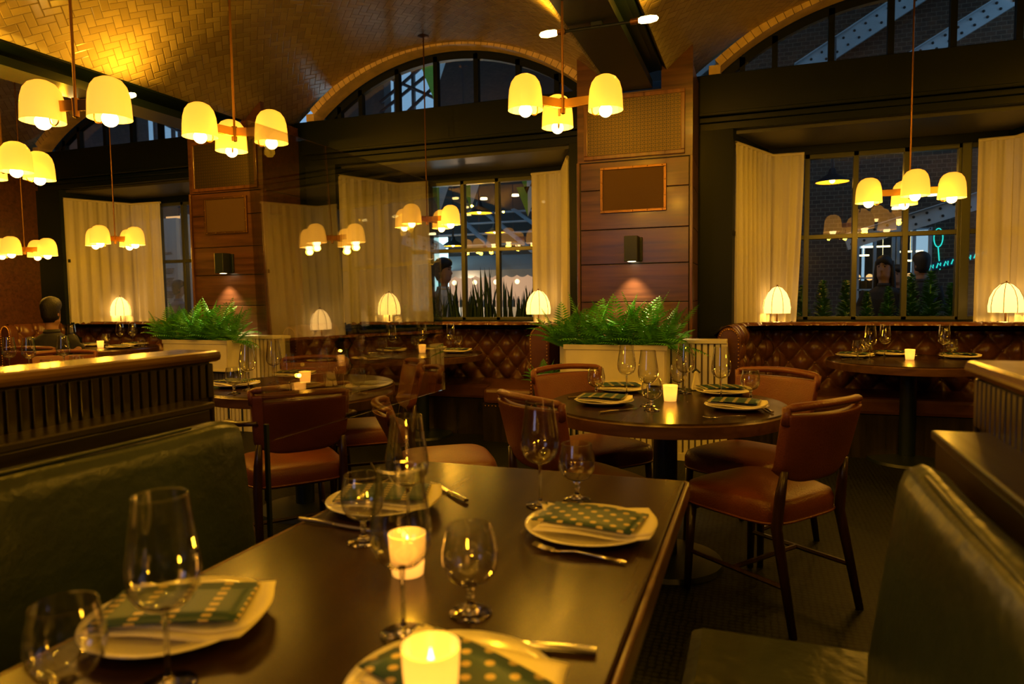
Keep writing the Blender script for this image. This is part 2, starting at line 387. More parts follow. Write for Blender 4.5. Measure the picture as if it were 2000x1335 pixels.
# lintels + arch rims + lunette windows
for i, c in enumerate(BAYS):
    b = MB()
    x0, x1 = c - 1.95, c + 1.95
    b.box(x0, x1, YA, 6.95, 2.66, 3.03)
    b.box(x0, x1, YA - .05, YA, 2.70, 3.03)
    b.box(x0, x1, YA - .07, YA, 2.70, 2.725)
    b.box(x0, x1, YA + .03, 6.95, 2.60, 2.66)
    struct(b.build('trim_%d' % (10 + i), M['iron'], bevel=.004))
    b = MB(); b.box(c - 1.46, c + 1.46, YA + .1, 6.80, 2.57, 2.6)
    struct(b.build('trim_%d' % (20 + i), M['soffit']))
    # rim
    cx = c + .02
    b = MB(); r0, r1, zc = 2.147, 2.215, 1.433
    a0 = math.asin(1.365 / r0); n = 60
    b.grid(lambda u, v: (cx + [r0, r1, r1, r0][int(round(v * 3)) % 4] * math.sin(-a0 + 2 * a0 * u), [YA - .06, YA - .06, YA + .12, YA + .12][int(round(v * 3)) % 4], zc + [r0, r1, r1, r0][int(round(v * 3)) % 4] * math.cos(-a0 + 2 * a0 * u)), n, 3)
    b.grid(lambda u, v: (cx + r0 * math.sin(-a0 + 2 * a0 * u), YA + .12 - .18 * v, zc + r0 * math.cos(-a0 + 2 * a0 * u)), n, 1)
    for s in (-1, 1): b.box(cx + s * 1.41 - .045, cx + s * 1.41 + .045, YA - .06, YA + .12, 3.03, 3.10)
    # joints between rim bricks are shallow grooves
    rim = b.build('trim_%d' % (30 + i), M['rim_tile'], weld=True); struct(rim)
    g = MB()
    for k in range(1, 46):
        a = -a0 + 2 * a0 * k / 46
        p = [(cx + r * math.sin(a + da), zc + r * math.cos(a + da)) for r, da in ((r0 - .0005, -.0008), (r1, -.0008), (r1, .0008), (r0 - .0005, .0008))]
        g.prism(p, YA - .0615, YA - .05, 'y')
    gj = g.build('mortar_joint', M['soil'], rim)
    # lunette window
    f = MB(); yw = 6.14
    f.box(c - 1.75, c + 1.75, yw - .03, yw + .03, 3.03, 3.07)
    def zr(x, r=2.13): return zc + math.sqrt(max(0, r * r - (x - cx) ** 2))
    for off in (-1.18, -.93, -.51, -.09, .33, .75, 1.12):
        zt = max(3.2, zr(c + off)); f.box(c + off - .022, c + off + .022, yw - .03, yw + .03, 3.05, zt)
    n = 30
    for k in range(n):
        a = -a0 + 2 * a0 * k / n; a2 = -a0 + 2 * a0 * (k + 1) / n
        f.prism([(cx + 2.08 * math.sin(a), zc + 2.08 * math.cos(a)), (cx + 2.08 * math.sin(a2), zc + 2.08 * math.cos(a2)), (cx + 2.2 * math.sin(a2), zc + 2.2 * math.cos(a2)), (cx + 2.2 * math.sin(a), zc + 2.2 * math.cos(a))][::-1], yw - .03, yw + .03, 'y')
    w = f.build('window_%d' % (1 + i), M['iron']); struct(w)
    g = MB(); g.prism([(c - 1.74, 3.06), (c + 1.74, 3.06)] + [(c + 1.7 - 3.4 * k / 24, ZV + math.sqrt(2.53 ** 2 - (1.7 - 3.4 * k / 24) ** 2)) for k in range(25)], yw - .004, yw + .004, 'y')
    g.build('pane', M['glass_win'], w)
# piers beyond the frame
for nm, x in (('wall_pier_right', 3.005), ('wall_pier_left', -8.695)):
    b = MB(); b.box(x - .44, x + .44, YC, 6.95, 0, 3.0); struct(b.build(nm, M['mahog']))
b = MB(); b.box(3.445, 5.3, YA, 6.1, 0, 3.9); b.box(-12.9, -9.135, YA, 6.1, 0, 3.9); struct(b.build('wall_front', M['darkwood']))
# the closing piece above lintel behind columns (between bays)
for i, c in enumerate(COLS):
    b = MB(); b.box(c - .44, c + .44, YA - .1, 6.95, 0, 2.97); struct(b.build('wall_pier_%s' % ('middle', 'far')[i], M['iron']))

# ------------------------------------------------------------------ wood clad columns
def vault_z(x, c): return ZV + math.sqrt(RV ** 2 - (x - c) ** 2)
def make_column():
    r = empty('clad_column', (0, 0, 0), 0, '', 'column')
    b = MB(); b.box(-.425, .425, YC + .02, YA - .12, 0, 2.79); b.build('core', M['black'], r)
    seams = [0, .30, .60, .90, 1.195, 1.49, 1.76, 2.065, 2.28]
    for k in range(len(seams) - 1):
        b = MB(); b.box(-.415, .415, YC, YC + .05, seams[k] + .003, seams[k + 1] - .003)
        b.build('board', M['mahog'], r, bevel=.003)
    b = MB()
    n = 8
    pl = [(-.44, 2.285), (.44, 2.285)] + [(.44 - .23 * k / n, vault_z(-.895 + .44 - .23 * k / n, 1.055) - .005) for k in range(n + 1)] + [(.21, 2.79), (-.21, 2.79)] + [(-.21 - .23 * k / n, vault_z(-.895 - .21 - .23 * k / n, -2.845) - .005) for k in range(n + 1)]
    b.prism(pl, YC, YC + .05, 'y'); b.build('top_panel', M['mahog'], r)
    for s in (-1, 1):
        b = MB(); b.box(s * .44 - .018 if s > 0 else -.444, .444 if s > 0 else -.44 + .018, YC - .012, YC + .04, 0, 2.285)
        b.build('corner_trim', M['mahog_v'], r, bevel=.004)
        b = MB()
        for k in range(len(seams) - 1): b.box(s * .43 - .008, s * .43 + .008, YC + .04, YA - .1, seams[k] + .003, seams[k + 1] - .003)
        b.box(s * .43 - .008, s * .43 + .008, YC + .05, YA - .1, 2.285, 2.96)
        b.build('side_boards', M['mahog'], r)
    # pierced air grille
    b = MB(); w0, w1, z0, z1 = -.385, .385, 2.30, 2.775
    for q in ((w0, w1, z0, z0 + .03), (w0, w1, z1 - .03, z1), (w0, w0 + .03, z0 + .03, z1 - .03), (w1 - .03, w1, z0 + .03, z1 - .03)):
        b.box(q[0], q[1], YC - .02, YC, q[2], q[3])
    g = b.build('grille_frame', M['mahog_v'], r, bevel=.004)
    b = MB(); b.box(w0 + .028, w1 - .028, YC - .010, YC - .004, z0 + .028, z1 - .028); b.build('grille', M['grille'], r)
    # framed cloth panel
    b = MB(); w0, w1, z0, z1 = -.255, .25, 1.885, 2.235
    for q in ((w0, w1, z0, z0 + .02), (w0, w1, z1 - .02, z1), (w0, w0 + .02, z0 + .02, z1 - .02), (w1 - .02, w1, z0 + .02, z1 - .02)):
        b.box(q[0], q[1], YC - .022, YC, q[2], q[3])
    b.build('panel_frame', M['brass_dk'], r, bevel=.002)
    b = MB(); b.box(w0 + .018, w1 - .018, YC - .012, YC, z0 + .018, z1 - .018); b.build('panel_cloth', pm('brown speaker cloth', (.10, .05, .018), .8, bump=.3, bscale=200), r)
    b = MB()
    for k in range(5):
        for z in (z0 + .01, z1 - .01): b.sphere((w0 + .03 + k * (w1 - w0 - .06) / 4, YC - .024, z), .0045, seg=8, ring=6)
    for k in range(1, 3):
        for x in (w0 + .01, w1 - .01): b.sphere((x, YC - .024, z0 + k * (z1 - z0) / 3), .0045, seg=8, ring=6)
    b.build('panel_studs', M['brass'], r)
    return r
colm = make_column()
put(colm, False, (COLS[0], 0, 0), 0, 'wide mahogany clad column in the middle, between two window bays, bare black sconce box on bluish sheen')
put(colm, True, (COLS[1], 0, 0), 0, 'wide mahogany clad column on the left with plain framed panel and brown gloss')
for i, c in enumerate(COLS):
    r = empty('wall_sconce', (c, YC, 1.6), 0, ('small square black wall light on the middle column above the ferns', 'small square black wall light on the left column above the ferns')[i], 'wall light')
    b = MB(); b.box(-.07, .07, -.02, 0, -.09, .09); b.build('back_plate', M['black'], r, bevel=.003)
    b = MB(); b.box(-.05, .05, -.13, -.02, -.095, .095); b.build('housing', M['black'], r, bevel=.004)
    b = MB(); b.lathe([(.001, -.097), (.032, -.097)], 16, (0, -.075, 0)); b.build('lens', em('sconce lens', (1, .8, .45), 12), r)
    l = bpy.data.lights.new('sconce_spot', 'SPOT'); l.energy = 38; l.color = (1, .72, .32); l.spot_size = math.radians(90); l.spot_blend = .6; l.shadow_soft_size = .02
    lo = bpy.data.objects.new('sconce_spot', l); col.objects.link(lo); lo.parent = r; lo.location = (0, -.085, -.105); lo.rotation_euler = (math.radians(-8), 0, 0)

# ------------------------------------------------------------------ window bays
def bay(i, c, wc):
    # cant points
    A = (c - 1.46, YA); B = (wc - 1.22, 6.0); C = (wc - .93, 6.86)
    for s, nm in ((-1, 'left'), (1, 'right')):
        def X(p): return p if s < 0 else (2 * wc - p[0], p[1])
        a, bb, cc = (c + s * 1.52, YA), X(B), X(C)
        # low dado + jamb
        w = MB()
        def seg(p, q, t, z0, z1):
            d = Vector((q[0] - p[0], q[1] - p[1])).normalized(); n = Vector((-d.y, d.x)) * t * (1 if s < 0 else -1)
            poly = [p, q, (q[0] + n.x, q[1] + n.y), (p[0] + n.x, p[1] + n.y)]
            w.prism(poly, z0, z1)
        seg(a, bb, .06, 0, 2.6)
        seg(bb, cc, .06, 0, 1.0); seg(bb, cc, .06, 2.5, 2.6)
        struct(w.build('wall_jamb_%s' % nm, M['iron']))
        w = MB()
        L = math.hypot(cc[0] - bb[0], cc[1] - bb[1])
        for t0, t1 in ((0, .06), (.48, .51), (.94, 1.0)):
            p = (bb[0] + (cc[0] - bb[0]) * t0, bb[1] + (cc[1] - bb[1]) * t0); q = (bb[0] + (cc[0] - bb[0]) * t1, bb[1] + (cc[1] - bb[1]) * t1)
            seg(p, q, .05, 1.0, 2.5)
        seg(bb, cc, .05, 1.73, 1.77)
        f = w.build('window_%d' % (10 + 3 * i + (s > 0)), M['iron']); struct(f)
        g = MB(); w2 = w; w = g
        d = Vector((cc[0] - bb[0], cc[1] - bb[1])).normalized(); n = Vector((-d.y, d.x)) * (1 if s < 0 else -1)
        seg((bb[0] + n.x * .03, bb[1] + n.y * .03), (cc[0] + n.x * .03, cc[1] + n.y * .03), .006, 1.0, 2.5)
        g.build('pane', M['glass_win'], f)
    w = MB(); y0 = 6.86
    w.box(wc - .93, wc + .93, y0, y0 + .08, 0, 1.0)
    w.box(wc - .99, wc + .99, y0 - .02, y0 + .09, 2.5, 2.62)
    struct(w.build('wall_window_%s' % ('right', 'middle', 'left')[i], M['iron']))
    f = MB()
    for x in (-.88, -.60, -.20, .20, .61, .88): f.box(wc + x - .022, wc + x + .022, y0 - .01, y0 + .06, 1.0, 2.5)
    for x in (.64,): f.box(wc + x - .03, wc + x + .04, y0 - .03, y0 + .06, 1.0, 2.5)
    f.box(wc - .93, wc + .93, y0 - .008, y0 + .055, 1.735, 1.775)
    f.box(wc - .93, wc + .93, y0 - .01, y0 + .06, 1.0, 1.03); f.box(wc - .93, wc + .93, y0 - .01, y0 + .06, 2.46, 2.5)
    w = f.build('window_%d' % (12 + 3 * i), M['frame'], bevel=.003); struct(w)
    g = MB(); g.box(wc - .9, wc + .9, y0 + .022, y0 + .028, 1.02, 2.48); g.build('pane', M['glass_win'], w)
    # ledge
    w = MB(); w.prism([(c - 1.45, 5.98), (wc - 1.2, 6.0), (wc - .93, 6.86), (wc + .93, 6.86), (wc + 1.2, 6.0), (c + 1.45, 5.98), (c + 1.1, 6.33), (c - 1.1, 6.33)][::-1], .945, .975)
    struct(w.build('trim_%d' % (40 + i), M['darkwood']))
WC = [1.03, -2.80, -6.68]
for i, (c, wc) in enumerate(zip(BAYS, WC)): bay(i, c, wc)

# curtains: gathered sheets following a path
def curtain(pts, top, bot, folds, amp, label, flare=0, seed=0):
    rnd = random.Random(seed); pts = [Vector(p) for p in pts]
    ln = [0]
    for a, b2 in zip(pts, pts[1:]): ln.append(ln[-1] + (b2 - a).length)
    T = ln[-1]
    def at(s):
        s = min(max(s, 0), T)
        for k in range(len(pts) - 1):
            if s <= ln[k + 1] + 1e-9:
                t = (s - ln[k]) / (ln[k + 1] - ln[k]); p = pts[k].lerp(pts[k + 1], t); d = (pts[k + 1] - pts[k]).normalized(); return p, Vector((-d.y, d.x))
    ph = [rnd.uniform(0, 6.3) for _ in range(4)]
    def fn(u, v):
        s = u * T; p, n = at(s)
        z = bot + (top - bot) * v
        k = .35 + .65 * (1 - v)
        w = math.sin(2 * PI * folds * u + ph[0] + .8 * math.sin(5 * u + ph[1]) + .35 * (1 - v) * math.sin(9 * u + ph[2]))
        w2 = math.sin(2 * PI * folds * 2.3 * u + ph[3])
        off = amp * (w * k + w2 * (.25 if v > .93 else .12))
        d = pts[-1] - pts[-2]; d.normalize()
        fl = flare * (1 - v) ** 1.5 * max(0, u - .6) / .4
        return (p.x + n.x * off + d.x * fl, p.y + n.y * off + d.y * fl, z + (.006 * math.sin(2 * PI * folds * 2 * u)) * (v < .02))
    b = MB(); b.grid(fn, int(folds * 14), 26)
    r = b.build('curtain', M['curtain'], None, smooth=True)
    tag(r, label, 'curtain', None)
    h = MB()
    def hn(u, v):
        p, n = at(u * T); a = 2 * PI * v
        rr = .016
        return (p.x + n.x * math.cos(a) * rr, p.y + n.y * math.cos(a) * rr, top + .004 + math.sin(a) * .014)
    h.grid(hn, 40, 8)
    h.build('header_tape', M['curtain'], r, smooth=True)
    return r
for i, wc in enumerate(WC):
    nm = ('right', 'middle', 'left')[i]
    e = (.265, .345, .46)[i]
    curtain([(wc - 1.20, 6.03), (wc - .90, 6.73), (wc - .90 + e, 6.745)], 2.49, .985, 10, .026, 'sheer cream curtain wrapping the left corner of the %s window bay' % nm, flare=-.05 if i == 0 else .03, seed=i)
    if i < 2:
        curtain([(wc + (.62 if i == 1 else .70), 6.745), (wc + .95, 6.72), (wc + 1.19, 6.05)], 2.49, .985, 9, .026, 'sheer cream curtain at the right side of the %s window bay' % nm, seed=10 + i)

# ------------------------------------------------------------------ banquettes
def banquette(c, label):
    r = empty('tufted_banquette', (c, 0, 0), 0, label, 'banquette', None)
    hw = 1.27; yb = 6.28; yf = 5.42; R = .42
    path = []
    def add_line(p, q, n):
        for k in range(n): path.append(Vector(p).lerp(Vector(q), k / n))
    add_line((-hw, yf), (-hw + .04, yb - R), 12)
    for k in range(10):
        a = PI - (PI / 2) * k / 10; path.append(Vector((-hw + .04 + R + R * math.cos(a), yb - R + R * math.sin(a))))
    add_line((-hw + .04 + R, yb), (hw - .04 - R, yb), 24)
    for k in range(10):
        a = PI / 2 - (PI / 2) * k / 10; path.append(Vector((hw - .04 - R + R * math.cos(a), yb - R + R * math.sin(a))))
    add_line((hw - .04, yb - R), (hw, yf), 12); path.append(Vector((hw, yf)))
    ln = [0]
    for a, q in zip(path, path[1:]): ln.append(ln[-1] + (q - a).length)
    T = ln[-1]
    def at(s):
        s = min(max(s, 0), T - 1e-6); k = 0
        lo, hi = 0, len(ln) - 1
        while hi - lo > 1:
            mid = (lo + hi) // 2
            if ln[mid] <= s: lo = mid
            else: hi = mid
        k = lo; t = (s - ln[k]) / (ln[k + 1] - ln[k]); p = path[k].lerp(path[k + 1], t)
        a = path[max(k - 1, 0)]; q = path[min(k + 2, len(path) - 1)]; d = (q - a).normalized(); return p, Vector((d.y, -d.x))
    SU = .205; SV = .235
    z0 = .44; H = .56
    def tuft(s, z):
        u = s / SU; v = (z - .545) / SV
        f = abs(math.sin(PI * (u + v) / 1)) * abs(math.sin(PI * (u - v) / 1))
        # creases along the diamond lines, deep at the buttons
        return f ** .38
    def fn(u, v):
        s = u * T; p, n = at(s)
        if v < .82:
            z = z0 + (.93 - z0) * (v / .82)
            d = .03 + .075 * tuft(s, z)
        else:
            a = (v - .82) / .18 * PI
            f = (v - .82) / .18; z = .93 + .075 * math.sin(a); d = .03 + .075 * tuft(s, .93) * (1 - f) - .11 * f + .02 * math.sin(a)
        return (p.x + n.x * d, p.y + n.y * d, z)
    b = MB(); b.grid(fn, 300, 44)
    b.build('tufted_back', M['leather_dk'], r, smooth=True)
    # outer shell
    b = MB()
    def sh(u, v):
        s = u * T; p, n = at(s); pr = [(.0, .0), (-.06, .0), (-.06, .90), (-.07, .92), (-.08, .93), (-.07, .935)]
        k = int(round(v * 5)); return (p.x + n.x * pr[k][0], p.y + n.y * pr[k][0], pr[k][1])
    b.grid(sh, 120, 5); b.build('outer_shell', M['leather_dk'], r)
    # arm fronts: rounded scroll facing the room, with nail heads
    for s in (-1, 1):
        b = MB(); x = s * hw
        n = 14; pl = []
        for k in range(n + 1):
            a = PI * k / n; pl.append((x + .085 * math.cos(a) - s * .03, .895 + .10 * math.sin(a)))
        pl = [(x + .085 - s * .03, 0.0)] + pl + [(x - .085 - s * .03, 0.0)]
        b.prism(pl[::-1], yf - .035, yf + .06, 'y'); b.build('arm_front', M['leather_dk'], r, bevel=.012, smooth=True, angle=40)
        nb = MB()
        for k in range(n + 1):
            a = PI * k / n; nb.sphere((x + .07 * math.cos(a) - s * .03, yf - .037, .895 + .085 * math.sin(a)), .006, seg=6, ring=4)
        for side in (-1, 1):
            z = .87
            while z > .1: nb.sphere((x + side * .07 - s * .03, yf - .037, z), .006, seg=6, ring=4); z -= .028
        nb.build('nail_heads', M['brass'], r)
    nb = MB()
    zz = .545 + 0
    k = 0
    for row in range(-1, 4):
        z = .545 + row * SV / 2
        if z < .47 or z > .9: continue
        s = (SU / 2 if row % 2 else 0) + SU
        while s < T - SU * .5:
            p, n = at(s); nb = MB(); nb.sphere((p.x + n.x * .04, p.y + n.y * .04, z), .012, seg=8, ring=5); s += SU
            nb.build('tufting_button', M['leather_dk'], r, smooth=True)
    # seat: U shaped box cushion with plinth
    inner = hw - .10
    pl = [(-inner, yf), (-inner + .45, yf), (-inner + .50, yb - .62), (inner - .50, yb - .62), (inner - .45, yf), (inner, yf), (inner, yb - .35), (inner - .3, yb - .05), (-inner + .3, yb - .05), (-inner, yb - .35)]
    b = MB(); b.prism(pl, .33, .46); b.build('seat_cushion', M['leather_dk'], r, bevel=.03)
    pl2 = [(x * .985, y + (.02 if y < 5.9 else 0)) for x, y in pl]
    b = MB(); b.prism(pl2, 0, .33); b.build('seat_base', M['darkwood_v'], r)
    nb = MB(); y = yf + .05
    for s in (-1, 1):
        x = s * (inner - .45)
        for k in range(14): nb.sphere((s * (inner - .02 - k * .032), yf + .017, .31), .006, seg=6, ring=4)
    nb.build('seat_nails', M['brass'], r)
    return r
bq = banquette(0, '')
bq['category'] = 'banquette'
for i, (c, lb) in enumerate(zip((1.05, -2.93, -6.83), ('brown tufted leather banquette curving around the right window bay', 'brown tufted leather banquette in the middle window bay between the two columns', 'brown tufted leather banquette in the far left window bay'))):
    put(bq, i > 0, (c, 0, 0), 0, lb)

# ------------------------------------------------------------------ radiator cabinets, planters, ferns
def make_cabinet():
    r = empty('slatted_cabinet', (0, 0, 0), 0, '', 'cabinet')
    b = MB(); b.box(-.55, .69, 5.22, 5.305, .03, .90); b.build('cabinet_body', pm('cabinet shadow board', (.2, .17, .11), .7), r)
    b = MB(); b.box(-.56, .70, 5.18, 5.31, .885, .915); b.box(-.56, .70, 5.19, 5.31, 0, .06); b.build('rails', M['white_paint'], r, bevel=.004)
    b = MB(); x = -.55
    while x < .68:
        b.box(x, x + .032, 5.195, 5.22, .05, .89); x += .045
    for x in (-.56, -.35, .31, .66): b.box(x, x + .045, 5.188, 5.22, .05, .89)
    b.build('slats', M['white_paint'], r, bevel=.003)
    return r
cab = make_cabinet()
for i, c in enumerate(COLS):
    put(cab, i > 0, (c, 0, 0), 0, ('cream slatted radiator cabinet at the foot of the middle column', 'cream slatted radiator cabinet at the foot of the left column')[i])
def make_planter():
    r = empty('planter_box', (0, 0, 0), 0, '', 'planter')
    y0, y1, x0, x1, z0, z1 = 4.93, 5.16, -.455, .30, .60, .885
    b = MB(); b.box(x0, x1, y0, y0 + .015, z0, z1); b.box(x0, x1, y1 - .015, y1, z0, z1); b.box(x0, x0 + .015, y0, y1, z0, z1); b.box(x1 - .015, x1, y0, y1, z0, z1); b.box(x0, x1, y0, y1, z0, z0 + .015)
    b.build('box', M['white_paint'], r)
    b = MB(); b.box(x0 - .004, x1 + .004, y0 - .006, y0, z1 - .035, z1 + .002); b.box(x0 - .004, x1 + .004, y0 - .006, y0, z0, z0 + .02); b.build('rim_moulding', M['white_paint'], r, bevel=.002)
    b = MB(); b.box(x0 + .015, x1 - .015, y0 + .015, y1 - .015, z1 - .06, z1 - .03); b.build('soil', M['soil'], r)
    b = MB()
    for x in (x0 + .04, x1 - .04):
        for y in (y0 + .03, y1 - .03): b.tube([(x, y, 0), (x, y, z0)], .008, 6)
    b.tube([(x0 + .04, y0 + .03, z0 - .01), (x1 - .04, y0 + .03, z0 - .01)], .01, 6); b.build('stand', M['black'], r)
    return r
pb = make_planter()
for i, c in enumerate(COLS):
    put(pb, i > 0, (c, 0, 0), 0, ('long cream planter box in front of the middle column, full of ferns', 'long cream planter box in front of the left column, full of ferns')[i])

def fern(seed, n=30, L=.37):
    rnd = random.Random(seed); b = MB()
    for k in range(n):
        az = 2 * PI * k / n * 2.4 + rnd.uniform(-.3, .3); el = rnd.uniform(.15, 1.35); ll = L * rnd.uniform(.6, 1.2) * (1 if el < 1 else .95)
        p = Vector((rnd.uniform(-.04, .04), rnd.uniform(-.03, .03), 0)); d = Vector((math.cos(az) * math.cos(el), math.sin(az) * math.cos(el) * .8, math.sin(el)))
        pts = [p.copy()]; m = 17; drop = rnd.uniform(.04, .10)
        for q in range(m):
            d = (d + Vector((0, 0, -drop * (q / m + .25)))).normalized(); p = p + d * ll / m; pts.append(p.copy())
        for q in range(1, m + 1):
            t = q / m; a = pts[q]; d = (pts[q] - pts[q - 1]).normalized(); side = d.cross(Vector((0, 0, 1)))
            if side.length < .05: side = Vector((1, 0, 0))
            side.normalize(); up = side.cross(d)
            w = .085 * math.sin(PI * min(1, t * .86 + .14)) ** .8 * (ll / L) + .006
            st = ll / m
            for s in (-1, 1):
                for h in (0,):
                    a2 = a + d * st * h; tip = a2 + side * s * w + d * w * .45 - up * w * .18
                    mid1 = a2 + side * s * w * .4 + d * (w * .18 + .0085); mid2 = a2 + side * s * w * .4 + d * (w * .18 - .0075)
                    b.add([a2, mid2, tip, mid1], [(0, 1, 2, 3)])
            b.add([pts[q - 1] + side * .0018, pts[q - 1] - side * .0018, pts[q] - side * .0014, pts[q] + side * .0014], [(0, 1, 2, 3)])
    return b
fm = [fern(s).build('fern', M['fern']) for s in (1, 2)]
used = [0, 0]
spots = [(-.40, .86, 0, 'left end'), (-.20, .95, 1, 'left middle'), (.02, 1.0, 0, 'centre under the sconce'), (.20, .98, 1, 'right middle'), (.34, .86, 0, 'right end')]
for i, c in enumerate(COLS):
    for k, (dx, sc, w, nm) in enumerate(spots):
        o = fm[w] if not used[w] else fm[w].copy()
        if used[w]: col.objects.link(o)
        used[w] += 1
        o.location = (c + dx - .07, 5.02, .86); o.rotation_euler = (0, 0, (0, PI, .15, PI - .2, .1)[k] + i * .1); o.scale = (sc * 1.05, sc * .72, sc * 1.12)
        tag(o, 'green fern in the %s planter, %s' % (('middle', 'left')[i], nm), 'fern')
o = fm[0].copy(); col.objects.link(o); o.location = (-1.52, 5.0, .55); o.scale = (.55, .55, .6); tag(o, 'small fern low on the floor side left of the middle planter', 'fern')
b = MB(); b.lathe([(.001, 0), (.07, 0), (.09, .2), (.095, .54), (.08, .54), (.07, .5), (.001, .5)], 20); pt = b.build('plant_pot', M['black'], None, smooth=True, angle=40, loc=(-1.52, 5.0, 0)); tag(pt, 'tall black pot left of the middle planter', 'plant pot')

# ------------------------------------------------------------------ tables
def round_table(x, y, r, label, ped='disc'):
    t = empty('round_table', (x, y, 0), 0, label, 'table')
    b = MB(); b.lathe([(.001, .712), (r - .015, .712), (r, .72), (r, .742), (r - .008, .75), (.001, .75)], 64); b.build('tabletop', M['tabletop'], t, smooth=True, angle=30)
    b = MB(); b.lathe([(r - .02, .690), (r + .002, .690), (r + .004, .715), (r + .004, .738), (r - .002, .744), (r - .03, .738)], 64); b.build('edge_band', M['tabledge'], t, smooth=True, angle=30)
    b = MB(); b.lathe([(.055, .03), (.055, .69)], 20, cap=True); b.build('pedestal', M['black'], t, smooth=True, angle=40)
    b = MB(); b.lathe([(.001, .045), (.07, .045), (.26, .02), (.27, 0), (.001, 0)], 32); b.build('base', M['black'], t, smooth=True, angle=50)
    return t
round_table(-.39, 3.19, .54, 'round dark wood table with leather chairs, in front of the middle column, candle lit')
round_table(-2.52, 3.35, .54, 'round dark wood table left of centre with a dark armchair in front')
round_table(-4.90, 3.55, .54, 'round table mostly hidden behind the left wooden partition')
round_table(-2.84, 5.52, .55, 'round table at the middle banquette between the columns')
round_table(1.06, 5.66, .55, 'round table at the right banquette')
round_table(-6.72, 5.50, .55, 'round table at the far left banquette')

t = empty('booth_table', (0, 0, 0), 0, 'large rectangular dark wood table in the foreground set for four', 'table')
b = MB(); b.box(-.955, -.175, -.25, 1.855, .715, .75); b.build('tabletop', M['tabletop'], t, bevel=.005)
b = MB()
x0, x1, y0, y1 = -.962, -.168, -.257, 1.862
b.box(x1 - .006, x1 + .006, y0, y1, .70, .747); b.box(x0 - .006, x0 + .006, y0, y1, .70, .747); b.box(x0, x1, y1 - .006, y1 + .006, .70, .747); b.box(x0, x1, y0 - .006, y0 + .006, .70, .747)
b.build('edge_band', M['tabledge'], t, bevel=.005)
for y in (.2, 1.45):
    b = MB(); b.box(-.605, -.525, y - .04, y + .04, .03, .715); b.box(-.8, -.33, y - .04, y + .04, 0, .03); b.build('pedestal', M['black'], t, bevel=.004)

# ------------------------------------------------------------------ tableware
def wine_glass():
    r = empty('wine_glass', (0, 0, 0), 0, '', 'wine glass')
    b = MB(); b.lathe([(.033, .252), (.036, .225), (.0415, .19), (.045, .165), (.0455, .15), (.043, .132), (.036, .118), (.025, .108), (.012, .103), (.005, .101)], 32)
    b.build('bowl', M['glass_thin'], r, smooth=True)
    b = MB(); b.lathe([(.0336, .252), (.0328, .2525), (.0322, .252)], 32); b.build('rim', M['glass_solid'], r, smooth=True)
    b = MB(); b.lathe([(.001, .1015), (.006, .103), (.0045, .098), (.0035, .085), (.0032, .05), (.0035, .02), (.006, .010), (.012, .006), (.034, .0025), (.035, .0012), (.034, 0), (.001, 0)], 24)
    b.build('stem', M['glass_solid'], r, smooth=True)
    return r
def goblet():
    r = empty('water_goblet', (0, 0, 0), 0, '', 'water goblet')
    b = MB(); b.lathe([(.036, .140), (.039, .125), (.0435, .105), (.0445, .090), (.042, .074), (.034, .060), (.022, .051), (.010, .047), (.005, .046)], 32)
    b.build('bowl', M['glass_thin'], r, smooth=True)
    b = MB(); b.lathe([(.0366, .140), (.0358, .1407), (.0352, .140)], 32); b.build('rim', M['glass_solid'], r, smooth=True)
    b = MB(); b.lathe([(.001, .046), (.010, .0475), (.006, .041), (.0055, .036), (.008, .032), (.0055, .028), (.0055, .018), (.010, .010), (.022, .006), (.033, .003), (.034, .0012), (.033, 0), (.001, 0)], 24)
    b.build('stem', M['glass_solid'], r, smooth=True)
    return r
def tumbler():
    b = MB(); b.lathe([(.036, .08), (.040, .04), (.036, .008), (.030, .004), (.001, .004)], 24); b.lathe([(.001, .0), (.031, .0), (.036, .008)], 24)
    o = b.build('tumbler', M['glass_thin'], None, smooth=True); tag(o, '', 'tumbler'); return o
def plate():
    b = MB(); b.lathe([(.001, .006), (.075, .006), (.092, .009), (.120, .017), (.135, .021), (.1355, .019), (.120, .013), (.09, .002), (.075, 0), (.001, 0)], 48)
    o = b.build('plate', M['plate'], None, smooth=True); tag(o, '', 'plate')
    return o
def napkin():
    b = MB()
    def fn(u, v):
        x = (u - .5) * .235; y = (v - .5) * .17
        z = .020 + .003 * math.sin(6 * u + 3 * v) + .012 * max(0, abs(u - .5) * 2 - .55) + .006 * max(0, v - .75)
        return (x + .012 * math.sin(4 * v), y + .006 * math.sin(5 * u), z)
    b.grid(fn, 16, 12)
    def fn2(u, v):
        x, y, z = fn(u, v); return (x * .96 + .008, y * .9 + .008, z + .004)
    b.grid(fn2, 16, 12)
    o = b.build('linen_napkin', M['linen'], None, smooth=True, solid=.0025); tag(o, '', 'napkin'); return o
def menu(mat):
    b = MB()
    def fn(u, v):
        return ((u - .5) * .185, (v - .5) * .115, .0345 + .004 * math.sin(PI * u))
    b.grid(fn, 10, 4)
    o = b.build('menu_card', M[mat], None, smooth=True, solid=.003); tag(o, '', 'menu card'); return o
def fork():
    b = MB(); b.tube([(0, 0, .004), (0, .05, .007), (0, .10, .010), (0, .125, .006), (0, .145, .004)], [.0065, .005, .003, .0045, .009], 8, .35)
    for x in (-.0075, -.0025, .0025, .0075): b.tube([(x, .143, .004), (x, .17, .007), (x, .19, .012)], [.0016, .0014, .0008], 6)
    o = b.build('fork', M['steel'], None, smooth=True); tag(o, '', 'fork'); return o
